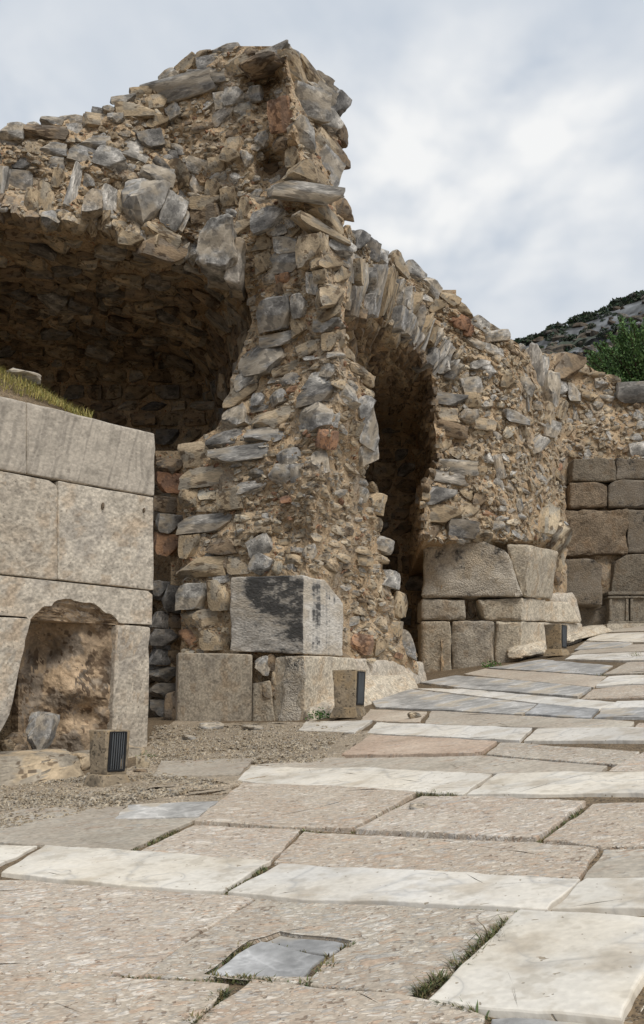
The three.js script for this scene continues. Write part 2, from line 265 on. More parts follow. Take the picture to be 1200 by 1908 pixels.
const mat4Of = (s) => {
  const z = s.n.clone().normalize(), x = s.up.clone().cross(z).normalize(), y = z.clone().cross(x);
  const q = new THREE.Quaternion().setFromRotationMatrix(new THREE.Matrix4().makeBasis(x, y, z));
  q.multiply(new THREE.Quaternion().setFromAxisAngle(V(0, 0, 1), s.rot)).multiply(new THREE.Quaternion().setFromEuler(new THREE.Euler(s.tx, s.ty, 0)));
  return [s.pos, q, V(s.w, s.h, s.dp)];
};
const UP = V(0, 1, 0);
function stoneAt(pos, n, w, h, rot, tone, o = {}) {
  const dp = o.dp || clamp(0.62 * Math.sqrt(w * h), 0.05, 0.4), c = pos.clone().addScaledVector(n.clone().normalize(), dp * (o.proud ?? R(-0.24, 0.06)));
  return { pos: c, n, up: o.up || UP, w, h, dp, rot, tone, tx: R(-0.14, 0.14) * (o.tilt ?? 1), ty: R(-0.14, 0.14) * (o.tilt ?? 1), blocky: o.blocky };
}
// the largest stones are parts of their own, the small remainder one part
function setStones(parent, stones, most = 290, name = 'stone') {
  stones.sort((a, b) => b.w * b.h - a.w * a.h);
  stones.slice(0, most).forEach((s) => {
    const [p, q, sc] = mat4Of(s), geo = pick(s.blocky ? BLOCKY : BROKEN), o = new THREE.Mesh(geo, pick(TONE[s.tone])); o.name = name;
    o.position.copy(p); o.quaternion.copy(q); o.scale.copy(sc); parent.add(o);
  });
  const rest = stones.slice(most);
  if (rest.length) chips(parent, rest, 'small_stone');
}
const COL = {}; for (const k in TONE) COL[k] = TONE[k].map((m) => m.color);
function chips(parent, list, name) {
  const gs = [];
  for (const s of list) {
    const [p, q, sc] = mat4Of(s), g = pick(CHIP).clone().applyMatrix4(new THREE.Matrix4().compose(p, q, sc)), c = pick(COL[s.tone]), n = g.attributes.position.count, a = new Float32Array(n * 3);
    for (let i = 0; i < n; i++) { a[i * 3] = c.r; a[i * 3 + 1] = c.g; a[i * 3 + 2] = c.b; }
    g.setAttribute('color', new THREE.BufferAttribute(a, 3)); gs.push(g);
  }
  const o = new THREE.Mesh(mergeGeometries(gs), M.small); o.name = name; o.userData.kind = 'stuff'; parent.add(o); return o;
}

// closed rough solid: front sheet q(s,t) -> place point, pushed back by a vector
function roughSolid(nS, nT, front, back) {
  const pos = [], idx = [], n = (nS + 1) * (nT + 1), at = (i, j) => j * (nS + 1) + i;
  for (let j = 0; j <= nT; j++) for (let i = 0; i <= nS; i++) { const p = front(i / nS, j / nT); pos.push(p.x, p.y, p.z); }
  for (let j = 0; j <= nT; j++) for (let i = 0; i <= nS; i++) { const k = at(i, j) * 3, b = typeof back === 'function' ? back(i / nS, j / nT) : back; pos.push(pos[k] + b.x, pos[k + 1] + b.y, pos[k + 2] + b.z); }
  const quad = (a, b, c, d) => idx.push(a, b, c, a, c, d);
  for (let j = 0; j < nT; j++) for (let i = 0; i < nS; i++) { quad(at(i, j), at(i, j + 1), at(i + 1, j + 1), at(i + 1, j)); quad(n + at(i, j), n + at(i + 1, j), n + at(i + 1, j + 1), n + at(i, j + 1)); }
  for (let j = 0; j < nT; j++) { quad(at(0, j), n + at(0, j), n + at(0, j + 1), at(0, j + 1)); quad(at(nS, j), at(nS, j + 1), n + at(nS, j + 1), n + at(nS, j)); }
  for (let i = 0; i < nS; i++) { quad(at(i, 0), at(i + 1, 0), n + at(i + 1, 0), n + at(i, 0)); quad(at(i, nT), n + at(i, nT), n + at(i + 1, nT), at(i + 1, nT)); }
  const g = new THREE.BufferGeometry(); g.setAttribute('position', new THREE.Float32BufferAttribute(pos, 3)); g.setIndex(idx);
  return boxUV(crease(g, 0.9), 1);
}
// a masonry face: d(px, py) is the distance of its surface, lumps and hollows included on the mesh
function face(d, opts = {}) {
  const o = { lump: 0.10, fine: 0.035, hollows: [], ...opts };
  const f = { d };
  f.at = (x, y) => P(x, y, d(x, y));
  f.rough = (x, y) => {
    const p = f.at(x, y); let e = o.lump * fb3(p.x * 1.7, p.y * 1.9, p.z * 1.7, 4) * 2 + o.fine * fb3(p.x * 9, p.y * 11, p.z * 9, 3) * 2;
    for (const [hx, hy, rx, ry, dd] of o.hollows) { const k = ((x - hx) / rx) ** 2 + ((y - hy) / ry) ** 2; if (k < 2.5) e += dd * Math.exp(-k * 1.6); }
    return P(x, y, d(x, y) + e);
  };
  f.normal = (x, y) => { const a = f.at(x + 14, y).sub(f.at(x - 14, y)), b = f.at(x, y - 14).sub(f.at(x, y + 14)), n = a.cross(b).normalize(), v = V(0, CY, 0).sub(f.at(x, y)).normalize(); if (n.dot(v) < 0) n.negate(); return n.lerp(v, 0.25).normalize(); };
  f.stone = (x, y, w, h, rot, tone, so = {}) => { const n = f.normal(x, y), m = d(x, y) / F, v = V(0, CY, 0).sub(f.at(x, y)).normalize(), c = clamp(Math.abs(n.dot(v)), 0.6, 1); return stoneAt(f.rough(x, y), n, w * m / c, h * m, -rot * Math.PI / 180, tone, so); };
  return f;
}
// hand-measured stones listed in an enlargement (origin x0, y0, scale s)
const measured = (f, x0, y0, s, list, so) => list.map(([x, y, w, h, rot, tone]) => ({ ...f.stone(x0 + x * s, y0 + y * s, w * s * 1.1, h * s * 1.16, rot || 0, tone || 't', { tilt: 0.5, ...so, blocky: w * h * s * s > 500 && rnd() < 0.8 }), box: [x0 + x * s, y0 + y * s, w * s, h * s] }));
// fill the rest of a face with smaller stones
function fill(f, have, inside, box, tries, w0, w1, weights, o = {}) {
  const out = [], boxes = have.map((s) => s.box).filter(Boolean), [x0, y0, x1, y1] = box;
  for (let k = 0; k < tries; k++) {
    const x = R(x0, x1), y = R(y0, y1); if (!inside(x, y)) continue;
    const t = Math.pow(rnd(), 1.5) * (1 - k / tries * 0.75), w = lerp(w0, w1, t), h = w * R(o.a0 || 0.42, o.a1 || 0.85);
    let ok = true; for (const b of boxes) if (Math.abs(b[0] - x) < (b[2] + w) * 0.43 && Math.abs(b[1] - y) < (b[3] + h) * 0.44) { ok = false; break; }
    if (!ok) continue;
    const b = [x, y, w, h]; boxes.push(b); let q = rnd(), tone = 't'; for (const [tn, p] of weights) { if ((q -= p) < 0) { tone = tn; break; } }
    out.push({ ...f.stone(x, y, w * 1.16, h * 1.2, R(-1, 1) * (o.turn || 25), tone, o), box: b });
  }
  return out;
}

// dressed block: eight corners (front quad seen from its front: top left, top right, bottom right, bottom left), worn edges
function block(front, back, o = {}) {
  const n = o.res || 10, g = bare(new THREE.BoxGeometry(2, 2, 2, n, n, Math.max(3, Math.round(n * 0.7)))), p = g.attributes.position, q = V(0, 0, 0);
  const fr = front.map((c) => (c.isVector3 ? c : P(...c))), bk = fr.map((c, i) => c.clone().add(Array.isArray(back) ? back[i] : back));
  const a = V(fr[0].distanceTo(fr[1]) / 2, fr[0].distanceTo(fr[3]) / 2, fr[0].distanceTo(bk[0]) / 2), rd = Math.min(o.round ?? 0.03, a.x * 0.6, a.y * 0.6, a.z * 0.6), nz = o.noise ?? 0.012, sd = R(0, 90), pw = 2.0;
  const out = [];
  for (let i = 0; i < p.count; i++) {
    q.fromBufferAttribute(p, i);
    for (const k of ['x', 'y', 'z']) { const s = Math.sign(q[k]), t = Math.abs(q[k]); q[k] = s * (1 - Math.pow(1 - t, pw) * 1) * 1; if (t > 0.999) q[k] = s; }
    for (const [cx, cy, cz, cd] of o.cuts || []) { const l = Math.hypot(cx, cy, cz), e = (q.x * cx + q.y * cy + q.z * cz) / l - cd / l; if (e > 0) { q.x -= cx / l * e; q.y -= cy / l * e; q.z -= cz / l * e; } }
    const m = q.clone(); q.multiply(a);
    const chip = rd * (1 + 1.3 * Math.max(0, fb3(q.x * 4 + sd, q.y * 4, q.z * 4 + 7, 3) * 2.4)), inn = V(clamp(q.x, -(a.x - chip), a.x - chip), clamp(q.y, -(a.y - chip), a.y - chip), clamp(q.z, -(a.z - chip), a.z - chip)), de = q.clone().sub(inn), L = de.length();
    if (L > chip) q.copy(inn).addScaledVector(de, chip / L);
    const e = nz * 2 * (fb3(q.x * 3 + sd, q.y * 3, q.z * 3, 4) + 0.5 * fb3(q.x * 11 + sd, q.y * 11, q.z * 11, 2)); q.x += e * m.x; q.y += e * m.y * 0.6; q.z += e * m.z;
    if (o.shape) o.shape(q, m, a);
    const x = (q.x / a.x + 1) / 2, y = (q.y / a.y + 1) / 2, z = (q.z / a.z + 1) / 2;
    const bi = (c) => c[3].clone().lerp(c[2], x).lerp(c[0].clone().lerp(c[1], x), y), w = bi(bk).lerp(bi(fr), z);
    out.push(m); p.setXYZ(i, w.x, w.y, w.z);
  }
  if (o.uvFront) { const uv = []; for (const m of out) uv.push(m.z > 0.9 || m.x < 0.9 ? (m.x + 1) / 2 * 0.6 : 0.6 + (1 - m.z) / 2 * 0.4, (m.y + 1) / 2); g.setAttribute('uv', new THREE.Float32BufferAttribute(uv, 2)); const g2 = toCreasedNormals(g, 0.6); return g2; }
  return boxUV(crease(g, 0.45), 1, R(0, 3), R(0, 3));
}

// paving slab: polygon of bearings laid on the sloping ground, edges worn and uneven
function slabGeo(poly, o = {}) {
  const toG = ([x, y]) => { const z = gDepth(x, y); return [(x - 600) / F * z, z]; };
  const edge = (pts) => { const r = []; pts.forEach((a, i) => { const b = pts[(i + 1) % pts.length], L = Math.hypot(b[0] - a[0], b[1] - a[1]), zz = Math.min(a[1], b[1]), n = clamp(Math.round(L / (0.03 + 0.012 * zz)), 1, 40), nx = -(b[1] - a[1]) / L, ny = (b[0] - a[0]) / L;
    for (let k = 0; k < n; k++) { const t = k / n, x = lerp(a[0], b[0], t), y = lerp(a[1], b[1], t), w = Math.sin(Math.PI * t), j = (o.jitter ?? 0.011) * (fb3(x * 5.3, y * 5.3, 2.2, 4) * 3.2) * Math.min(1, w * 2.2) ; r.push(new THREE.Vector2(x + nx * j, y + ny * j)); } }); return r; };
  const pts = poly.map(toG), zm = pts.reduce((s, p) => s + p[1], 0) / pts.length;
  const sh = new THREE.Shape(edge(pts)); if (o.hole) sh.holes.push(new THREE.Path(edge(o.hole.map(toG))));
  const bv = o.bevel ?? 0.005, h = o.thick ?? 0.09;
  let g = new THREE.ExtrudeGeometry(sh, { depth: h, bevelEnabled: true, bevelThickness: bv, bevelSize: bv, bevelOffset: -bv - (o.gap ?? 0.0015), bevelSegments: 2, steps: 1, curveSegments: 1 });
  g = new TessellateModifier(Math.max(0.13, zm * 0.03), 5).modify(g); g = bare(g);
  const p = g.attributes.position, uv = [], lift = o.lift || 0, ang = o.ang ?? R(-0.12, 0.12), ca = Math.cos(ang), sa = Math.sin(ang), ox = R(0, 5), oy = R(0, 5), rough = o.rough ?? 0.005, sl = R(-0.003, 0.003), sm = R(-0.002, 0.002), cx = pts[0][0], cz = pts[0][1];
  for (let i = 0; i < p.count; i++) {
    const a = p.getX(i), b = p.getY(i), c = p.getZ(i), top = c > h * 0.5;
    const hh = c - (h + bv) + lift + (a - cx) * sl + (b - cz) * sm + (top ? rough * 2 * (fb3(a * 2.3, b * 2.3, 4.4, 3) + 0.5 * fb3(a * 9, b * 9, 1.4, 2)) : 0), w = toWorld(a, gYc(a, b), b); w.y += hh;
    p.setXYZ(i, w.x, w.y, w.z); const u = a + 0.6 * c, v = b + 0.6 * c; uv.push(u * ca - v * sa + ox, u * sa + v * ca + oy);
  }
  g.setAttribute('uv', new THREE.Float32BufferAttribute(uv, 2)); return toCreasedNormals(g, 0.3);
}

// ---------------------------------------------------------------- ground, gravel, pavement
{
  const steps = (pts) => { const r = []; for (let i = 1; i < pts.length; i++) { const [a, , n] = pts[i - 1], b = pts[i][0]; for (let k = 0; k < n; k++) r.push(lerp(a, b, k / n)); } r.push(pts[pts.length - 1][0]); return r; };
  const xs = steps([[-1500, 0, 8], [-60, 0, 12], [-8, 0, 50], [9, 0, 12], [60, 0, 8], [1500]]), zs = steps([[-1500, 0, 8], [-40, 0, 8], [1.5, 0, 70], [30, 0, 20], [60, 0, 8], [1500]]);
  const pos = [], uv = [], idx = [];
  zs.forEach((z) => xs.forEach((x) => { const xc = clamp(x, -16, 18), zc = clamp(z, 1.5, 32), yc = gYc(xc, zc), y = CY - yc * cP + zc * sP; pos.push(x, y - 0.019 + 0.007 * fb3(x * 1.3, z * 1.3, 0.5, 3), -yc * sP - z * cP); uv.push(x, z); }));
  const n = xs.length; for (let j = 0; j < zs.length - 1; j++) for (let i = 0; i < n - 1; i++) { const a = j * n + i; idx.push(a, a + 1, a + n + 1, a, a + n + 1, a + n); }
  const g = new THREE.BufferGeometry(); g.setAttribute('position', new THREE.Float32BufferAttribute(pos, 3)); g.setAttribute('uv', new THREE.Float32BufferAttribute(uv, 2)); g.setIndex(idx); g.computeVertexNormals();
  structure('ground', g, M.soil, 'earth ground under and around the paving');
  const lay = [[[-300, 1440], [150, 1462], [262, 1425], [270, 1386], [330, 1342], [470, 1346], [565, 1346], [640, 1348], [700, 1372], [640, 1408], [600, 1428], [440, 1458], [412, 1490], [240, 1499], [60, 1504], [-100, 1538], [-300, 1545]]];
  for (const q of lay) structure('gravel', slabGeo(q, { rough: 0.03, thick: 0.1, bevel: 0.02, jitter: 0.06, lift: -0.012, gap: -0.03 }), M.gravel, 'loose gravel in front of the ruin');
}
const paving = new THREE.Group(); paving.name = 'pavement'; paving.userData = { kind: 'structure', label: 'ancient street paved in breccia slabs and white marble strips' }; scene.add(paving);
const PIT = [[462, 1752], [522, 1734], [660, 1752], [566, 1834], [374, 1816]];
const slabs = [
  ['breccia', [[-800, 1816], [100, 1814], [250, 1824], [428, 1836], [350, 1915], [330, 1990], [-800, 2010]]],
  ['breccia', [[470, 1821], [560, 1834], [740, 1850], [850, 1868], [905, 1890], [880, 2000], [330, 1995], [352, 1912]]],
  ['white', [[968, 1700], [1240, 1717], [1205, 1800], [1160, 1904], [1000, 1892], [797, 1866]], { lift: 0.012, bevel: 0.008, ang: 0.1 }],
  ['slate', [[915, 1896], [1000, 1896], [1150, 1908], [1130, 2010], [890, 2000]]], ['white', [[1172, 1905], [1225, 1790], [1900, 1830], [1900, 2010], [1150, 2000]], { lift: -0.02 }],
  ['breccia', [[-800, 1618], [30, 1640], [240, 1655], [418, 1668], [474, 1676], [360, 1745], [262, 1818], [100, 1812], [-800, 1806]]],
  ['breccia', [[480, 1674], [700, 1684], [966, 1699], [880, 1775], [768, 1856], [640, 1838], [472, 1819], [345, 1822], [268, 1816], [364, 1746]], { hole: PIT }],
  ['slate', [[522, 1738], [650, 1754], [612, 1776], [492, 1752]], { lift: -0.008, gap: 0.004, mi: 2 }], ['slate', [[486, 1754], [608, 1779], [556, 1826], [384, 1812], [440, 1776]], { lift: -0.004, gap: 0.004, mi: 2, rough: 0.014 }],
  ['white', [[-800, 1545], [-300, 1552], [70, 1576], [-4, 1612], [-300, 1594], [-800, 1590]], { lift: 0.012 }], ['white', [[84, 1577], [300, 1590], [505, 1606], [415, 1663], [240, 1652], [2, 1628]], { lift: 0.009 }],
  ['white', [[522, 1610], [800, 1622], [1082, 1639], [1020, 1695], [720, 1680], [424, 1665]], { lift: 0.007 }], ['white', [[1092, 1641], [1900, 1660], [1900, 1722], [1027, 1698]], { lift: 0.01 }],
  ['brecciaGrey', [[60, 1506], [235, 1502], [215, 1528], [372, 1523], [338, 1538], [240, 1584], [-10, 1568], [-100, 1540]], { lift: 0.005 }], ['slate', [[238, 1500], [408, 1493], [372, 1521], [212, 1527]], { lift: 0.004 }],
  ['breccia', [[452, 1460], [620, 1466], [776, 1479], [656, 1546], [362, 1531]], { lift: 0.01 }], ['breccia', [[786, 1486], [930, 1488], [1092, 1496], [998, 1566], [662, 1548]], { lift: 0.012 }],
  ['breccia', [[1104, 1497], [1900, 1508], [1900, 1592], [1120, 1577], [1012, 1566]]], ['breccia', [[360, 1537], [560, 1546], [505, 1604], [256, 1588]]],
  ['breccia', [[566, 1549], [1000, 1570], [1116, 1581], [1078, 1636], [510, 1605]]], ['breccia', [[1124, 1582], [1900, 1596], [1900, 1656], [1086, 1637]]],
  ['white', [[468, 1427], [700, 1432], [917, 1443], [862, 1483], [776, 1476], [442, 1456]], { lift: 0.009 }], ['white', [[926, 1443], [1900, 1466], [1900, 1508], [870, 1483]], { lift: 0.009 }],
  ['brecciaGrey', [[300, 1420], [472, 1414], [446, 1446], [284, 1448]], { lift: 0.009 }],
  ['brecciaRed', [[690, 1370], [926, 1383], [896, 1405], [636, 1408]], { lift: 0.009 }], ['breccia', [[932, 1383], [1192, 1399], [1172, 1426], [906, 1406]]],
  ['breccia', [[600, 1411], [902, 1409], [1132, 1428], [1108, 1451], [914, 1441], [480, 1424]]], ['breccia', [[1200, 1400], [1900, 1410], [1900, 1466], [1116, 1450], [1140, 1430]]],
  ['white', [[570, 1346], [694, 1344], [660, 1366], [556, 1362]], { lift: 0.012 }], ['white', [[702, 1347], [992, 1357], [968, 1381], [684, 1367]], { lift: 0.009 }], ['white', [[1002, 1359], [1900, 1392], [1900, 1416], [976, 1382]], { lift: 0.009 }],
  ['breccia', [[690, 1321], [796, 1326], [782, 1346], [672, 1342]]], ['breccia', [[804, 1324], [1182, 1346], [1164, 1370], [1000, 1356], [792, 1349]]], ['breccia', [[1190, 1347], [1900, 1356], [1900, 1388], [1172, 1371]]],
  ['slate', [[686, 1298], [768, 1285], [1000, 1312], [972, 1331], [800, 1322], [700, 1318]], { mi: 1, lift: 0.009 }], ['slate', [[1004, 1312], [1116, 1322], [1100, 1339], [978, 1331]], { mi: 2, lift: 0.009 }], ['slate', [[1122, 1322], [1900, 1338], [1900, 1354], [1106, 1339]], { lift: 0.009 }],
  ['white', [[772, 1284], [862, 1284], [1146, 1308], [1116, 1321], [1000, 1310]], { lift: 0.009 }], ['white', [[1150, 1308], [1900, 1322], [1900, 1336], [1122, 1321]], { lift: 0.009 }],
  ['slate', [[782, 1272], [850, 1259], [960, 1268], [1102, 1283], [1076, 1300], [868, 1284]], { mi: 1, lift: 0.009 }], ['breccia', [[1104, 1284], [1180, 1276], [1900, 1290], [1900, 1320], [1082, 1302]]],
  ['breccia', [[864, 1256], [905, 1246], [1130, 1260], [1106, 1281], [958, 1266]]], ['white', [[1134, 1261], [1900, 1268], [1900, 1288], [1180, 1275], [1110, 1279]], { lift: 0.01 }],
  ['slate', [[910, 1245], [1010, 1229], [1142, 1240], [1118, 1257]], { mi: 0, lift: 0.009 }], ['breccia', [[1124, 1256], [1168, 1234], [1900, 1240], [1900, 1266]]],
  ['white', [[1052, 1229], [1068, 1221], [1900, 1230], [1900, 1238], [1166, 1232]], { lift: 0.01 }], ['breccia', [[1062, 1219], [1096, 1204], [1900, 1212], [1900, 1228]]],
  ['slate', [[1070, 1212], [1090, 1196], [1180, 1198], [1160, 1207]], { mi: 1, lift: 0.009 }], ['white', [[1092, 1194], [1110, 1182], [1900, 1190], [1900, 1208], [1184, 1198]], { lift: 0.01 }], ['breccia', [[1104, 1180], [1120, 1168], [1900, 1172], [1900, 1188]], { lift: 0.009 }],
  ['breccia', [[-800, 2018], [320, 1998], [300, 2500], [-800, 2500]]], ['breccia', [[328, 2000], [884, 2006], [900, 2500], [310, 2500]]], ['white', [[892, 2008], [1140, 2014], [1150, 2500], [910, 2500]]], ['breccia', [[1148, 2010], [1900, 2018], [1900, 2500], [1160, 2500]]], ['white', [[1246, 1719], [1900, 1738], [1900, 1822], [1214, 1798]]],
];
for (const [m, poly, o = {}] of slabs) { const s = new THREE.Mesh(slabGeo(poly, o), o.mi != null ? M[m][o.mi] : pick(M[m])); s.name = 'paving_slab'; paving.add(s); }

// ---------------------------------------------------------------- block wall on the left
const dw = (x) => 1 / lerp(1 / 9.3, 1 / 10.56, x / 280);
const L0 = (x) => 735 + 0.246 * x, L1 = (x) => 876 + 0.172 * x, L2 = (x) => 1071 + 0.104 * x, L3 = (x) => 1147 + 0.066 * x, L4 = (x) => 1402 - 0.034 * x;
{
  const IN = V(-0.44, 0, -0.41), w = thing('ashlar_wall', 'cream dressed stone block wall with a broken hollow at its foot', 'wall', G(140, 1420));
  const q = (x0, x1, t, b, g = 1.3) => [[x0 + g, t(x0) + g, dw(x0)], [x1 - g, t(x1) + g, dw(x1)], [x1 - g, b(x1) - g, dw(x1)], [x0 + g, b(x0) - g, dw(x0)]];
  const B = (fr, m, o) => part(w, 'stone_block', block(fr, IN, { res: 14, ...o }), m);
  B(q(-330, 52, L0, L1), M.streak, { round: 0.02, noise: 0.006 }); B(q(50, 290, L0, L1), M.streak, { round: 0.016, noise: 0.007, cuts: [[1, 0.8, 0, 1.8]] });
  B(q(-330, 110, L1, L2, 1.6), M.ashlar[1], { round: 0.012, noise: 0.006, cuts: [[1, 0.9, 0, 1.8]] });
  const holeB = B(q(107, 288, L1, L2, 1.6), M.ashlar[2], { round: 0.01, noise: 0.005 });
  for (const [x, y, s] of [[191, 943, 1], [268, 951, 0.7]]) { const c = P(x, y, dw(x) - 0.004), g = new THREE.CylinderGeometry(0.02 * s, 0.02 * s, 0.03, 10); g.rotateX(Math.PI / 2); g.scale(0.8, 1.9, 1); g.rotateY(0.82); g.translate(c.x, c.y, c.z); part(holeB, 'dowel_hole', g, TONE.b[1]); }
  const ny = pl([[40, 1175], [58, 1152], [78, 1132], [96, 1128], [104, 1118], [130, 1115], [150, 1122], [176, 1124], [198, 1142], [214, 1148], [226, 1166]]);
  { // lintel with a piece broken out of its lower edge
    const out = [[-330, L2(-330) + 1.2], [0, L2(0) + 1.2], [140, L2(140) + 1.2], [276, L2(276) + 1.5], [284, L2(284) + 8], [283, L3(283) - 2], [228, L3(228) - 1]]; for (let x = 222; x >= 54; x -= 6) out.push([x, ny(x) + 5 * fb3(x * 0.09, 3, 7, 3)]); out.push([50, L3(50) - 1], [0, L3(0) - 1], [-330, L3(-330) - 1]);
    const v2 = out.map(([x, y]) => new THREE.Vector2(x, -y)), tri = THREE.ShapeUtils.triangulateShape(v2, []), fr = out.map(([x, y]) => P(x, y, dw(x) + 0.004 * fb3(x * 0.05, y * 0.05, 1, 3))), pos = [], N = fr.length, add = (...p) => p.forEach((v) => pos.push(v.x, v.y, v.z)), bk = fr.map((v) => v.clone().add(IN)), inn = fr.map((v) => v.clone().addScaledVector(IN, 0.03));
    for (const [p0, p1, p2] of tri) { add(fr[p0], fr[p1], fr[p2]); add(bk[p2], bk[p1], bk[p0]); } for (let k = 0; k < N; k++) { const m = (k + 1) % N; add(fr[k], bk[k], bk[m], fr[k], bk[m], fr[m]); }
    let g = new THREE.BufferGeometry(); g.setAttribute('position', new THREE.Float32BufferAttribute(pos, 3)); g.setAttribute('normal', new THREE.Float32BufferAttribute(pos.length, 3)); g = toCreasedNormals(mergeVertices(bare(g)), 0.4); part(w, 'stone_block', boxUV(g, 1, 0.3, 0.7), M.ashlar[2], 'lintel block with its lower edge broken away');
    part(w, 'broken_edge', roughSolid(50, 16, (s, t) => { const x = lerp(46, 232, s), y0 = ny(x) - 5, y1 = Math.max(L3(x) + 3, y0 + 6), y = lerp(y0, y1, t); return P(x, y, dw(x) + 0.025 + 0.11 * t * smooth(0, 0.12, s) * smooth(1, 0.7, s) + 0.07 * fb3(x * 0.025, y * 0.14, 5, 4)); }, IN.clone().multiplyScalar(0.5)), M.fracture, 'rough brown fracture under the lintel');
  }
  B([[-260, L3(-260) + 1, dw(-260)], [58, 1153, dw(58)], [2, 1412, dw(2)], [-260, 1440, dw(-260)]], M.ashlar[0], { res: 18, round: 0.018, noise: 0.008, cuts: [[1, -0.35, 0, 1.12]] });
  B([[218, 1164, dw(218)], [281, 1168, dw(281)], [276, 1402, dw(277)], [207, 1402, dw(207)]], M.ashlar[1], { round: 0.018, noise: 0.01 });
  // broken hollow stone beside it
  const xb = pl([[1150, 244], [1230, 224], [1300, 216], [1340, 226], [1400, 228]]);
  const hf = (s, t) => { const y = lerp(1160, 1415, t), x = lerp(34, xb(y), s), e = xb(y) - x, n = fb3(x * 0.02, y * 0.02, 4.2, 4); let d = dw(x) + 0.05 + 0.09 * smooth(0, 50, e) + 0.42 * smooth(60, 165, e) + 0.09 * n + 0.03 * fb3(x * 0.09, y * 0.09, 1, 3); for (const [hx, hy, r, k] of [[158, 1330, 26, 0.16], [95, 1215, 34, 0.16], [170, 1180, 14, 0.1], [130, 1290, 22, -0.08]]) { const l = ((x - hx) / r) ** 2 + ((y - hy) / r) ** 2; d += k * Math.exp(-l * 1.2); } return P(x, y, d); };
  part(w, 'broken_stone', roughSolid(56, 80, hf, V(-0.4, 0, -0.35)), M.fracture, 'hollowed broken stone with ochre fracture');
  // plinth course in front
  part(w, 'plinth_stone', block([[-260, 1424, 7.9], [152, 1403, 8.75], [152, 1475, 8.35], [-260, 1540, 7.5]], V(-0.3, 0.02, -0.62), { res: 22, round: 0.07, noise: 0.045 }), M.rough);
  const p = part(w, 'plinth_stone', block([[150, 1404, 9.0], [276, 1392, 10.1], [276, 1425, 10.0], [150, 1440, 9.0]], V(-0.3, 0, -0.3), { round: 0.05, noise: 0.04 }), M.rough);
  // earth packed behind the wall
  const top = pl([[-330, 640], [-100, 672], [0, 694], [60, 718], [110, 750], [165, 790], [210, 840]]);
  const ef = (s, t) => { const x = lerp(-330, 262, s), y = lerp(top(x), 1460, t); return P(x, y, dw(x) + 0.68 + 0.05 * fb3(x * 0.03, y * 0.03, 9, 3) + 0.4 * smooth(0.08, 0, t) * 0); };
  const g = roughSolid(40, 30, ef, V(-0.55, 0, -0.5));
  single('earth_bank', g, M.soil, 'brown earth bank packed behind the cream block wall', 'earth bank');
}
// loose stones in the hollow and beside the lamp
for (const [x, y, d, wd, h, tone, label] of [[77, 1366, 9.35, 52, 72, 'g', 'upright grey stone standing in the hollow of the block wall'], [16, 1392, 9.6, 34, 26, 't', 'small tan stone low in the hollow beside the tapered slab'], [40, 1396, 9.3, 26, 18, 'b', 'small brown stone between grey stone and tapered slab'], [30, 1376, 9.9, 40, 22, 'b', 'flat brown stone at the back of the hollow'],
  [267, 1421, 0, 24, 26, 'w', 'small white stone beside the nearest floodlight housing'], [262, 1437, 0, 30, 9, 'b', 'flat brown stone below the small white stone'], [352, 1374, 0, 26, 10, 'p', 'thin pale flake on gravel near the smooth square slab'], [395, 1352, 0, 46, 12, 'p', 'pale flat stone at the foot of the smooth square slab'], [470, 1356, 0, 40, 10, 'g', 'grey flat stone before the narrow base piece'], [690, 1231, 13.9, 20, 9, 'w', 'white pebble on the pale base below the orange stone'], [772, 1333, 0, 26, 12, 'w', 'white cobble in breccia behind the second floodlight housing'], [780, 1503, 0, 34, 14, 'g', 'rounded grey cobble set in the breccia slab']]) {
  const dd = d || gDepth(x, y + h * 0.4), m = dd / F, s = stoneAt(P(x, y, dd), V(0, 0, 1), wd * m * 1.08, h * m * 1.1, R(-0.1, 0.1), tone, { proud: 0, dp: Math.max(wd, h) * m * 0.7, tilt: 0.4 }), [p, q, sc] = mat4Of(s);
  single('loose_stone', pick(BROKEN).clone().applyMatrix4(new THREE.Matrix4().compose(p, q, sc)), pick(TONE[tone]), label, 'stone');
}

// ---------------------------------------------------------------- central pier and tower
const rubbleMix = [['t', 0.42], ['g', 0.16], ['p', 0.16], ['w', 0.14], ['b', 0.10], ['r', 0.02]];
const pxl = pl([[88, 415], [100, 365], [130, 330], [170, 300], [250, 300], [430, 330], [470, 400], [520, 455], [600, 470], [650, 452], [700, 432], [760, 424], [800, 402], [830, 348], [900, 342], [1380, 334]]);
const pxr = pl([[88, 530], [100, 560], [120, 583], [150, 606], [180, 620], [220, 630], [250, 636], [290, 634], [330, 618], [370, 634], [400, 648], [430, 643], [500, 655], [560, 650], [600, 646], [660, 656], [700, 680], [740, 690], [800, 700], [850, 694], [885, 682], [930, 696], [980, 711], [1060, 718], [1090, 730], [1140, 746], [1180, 754], [1220, 782], [1380, 796]]);
const pcx = pl([[90, 530], [250, 550], [380, 580], [500, 605], [620, 630], [750, 630], [850, 605], [950, 585], [1070, 570], [1380, 565]]);
const pd = (x, y) => { const c = pcx(y), e = x - c; return 12.45 + (e < 0 ? -e * lerp(0.0034, 0.0062, smooth(480, 650, y)) : e * 0.0145) - 0.06 * Math.exp(-Math.abs(e) / 14) + Math.max(0, 1070 - y) / 1000 * 0.55 - 0.12 * smooth(1000, 820, y) * smooth(620, 840, y) ; };
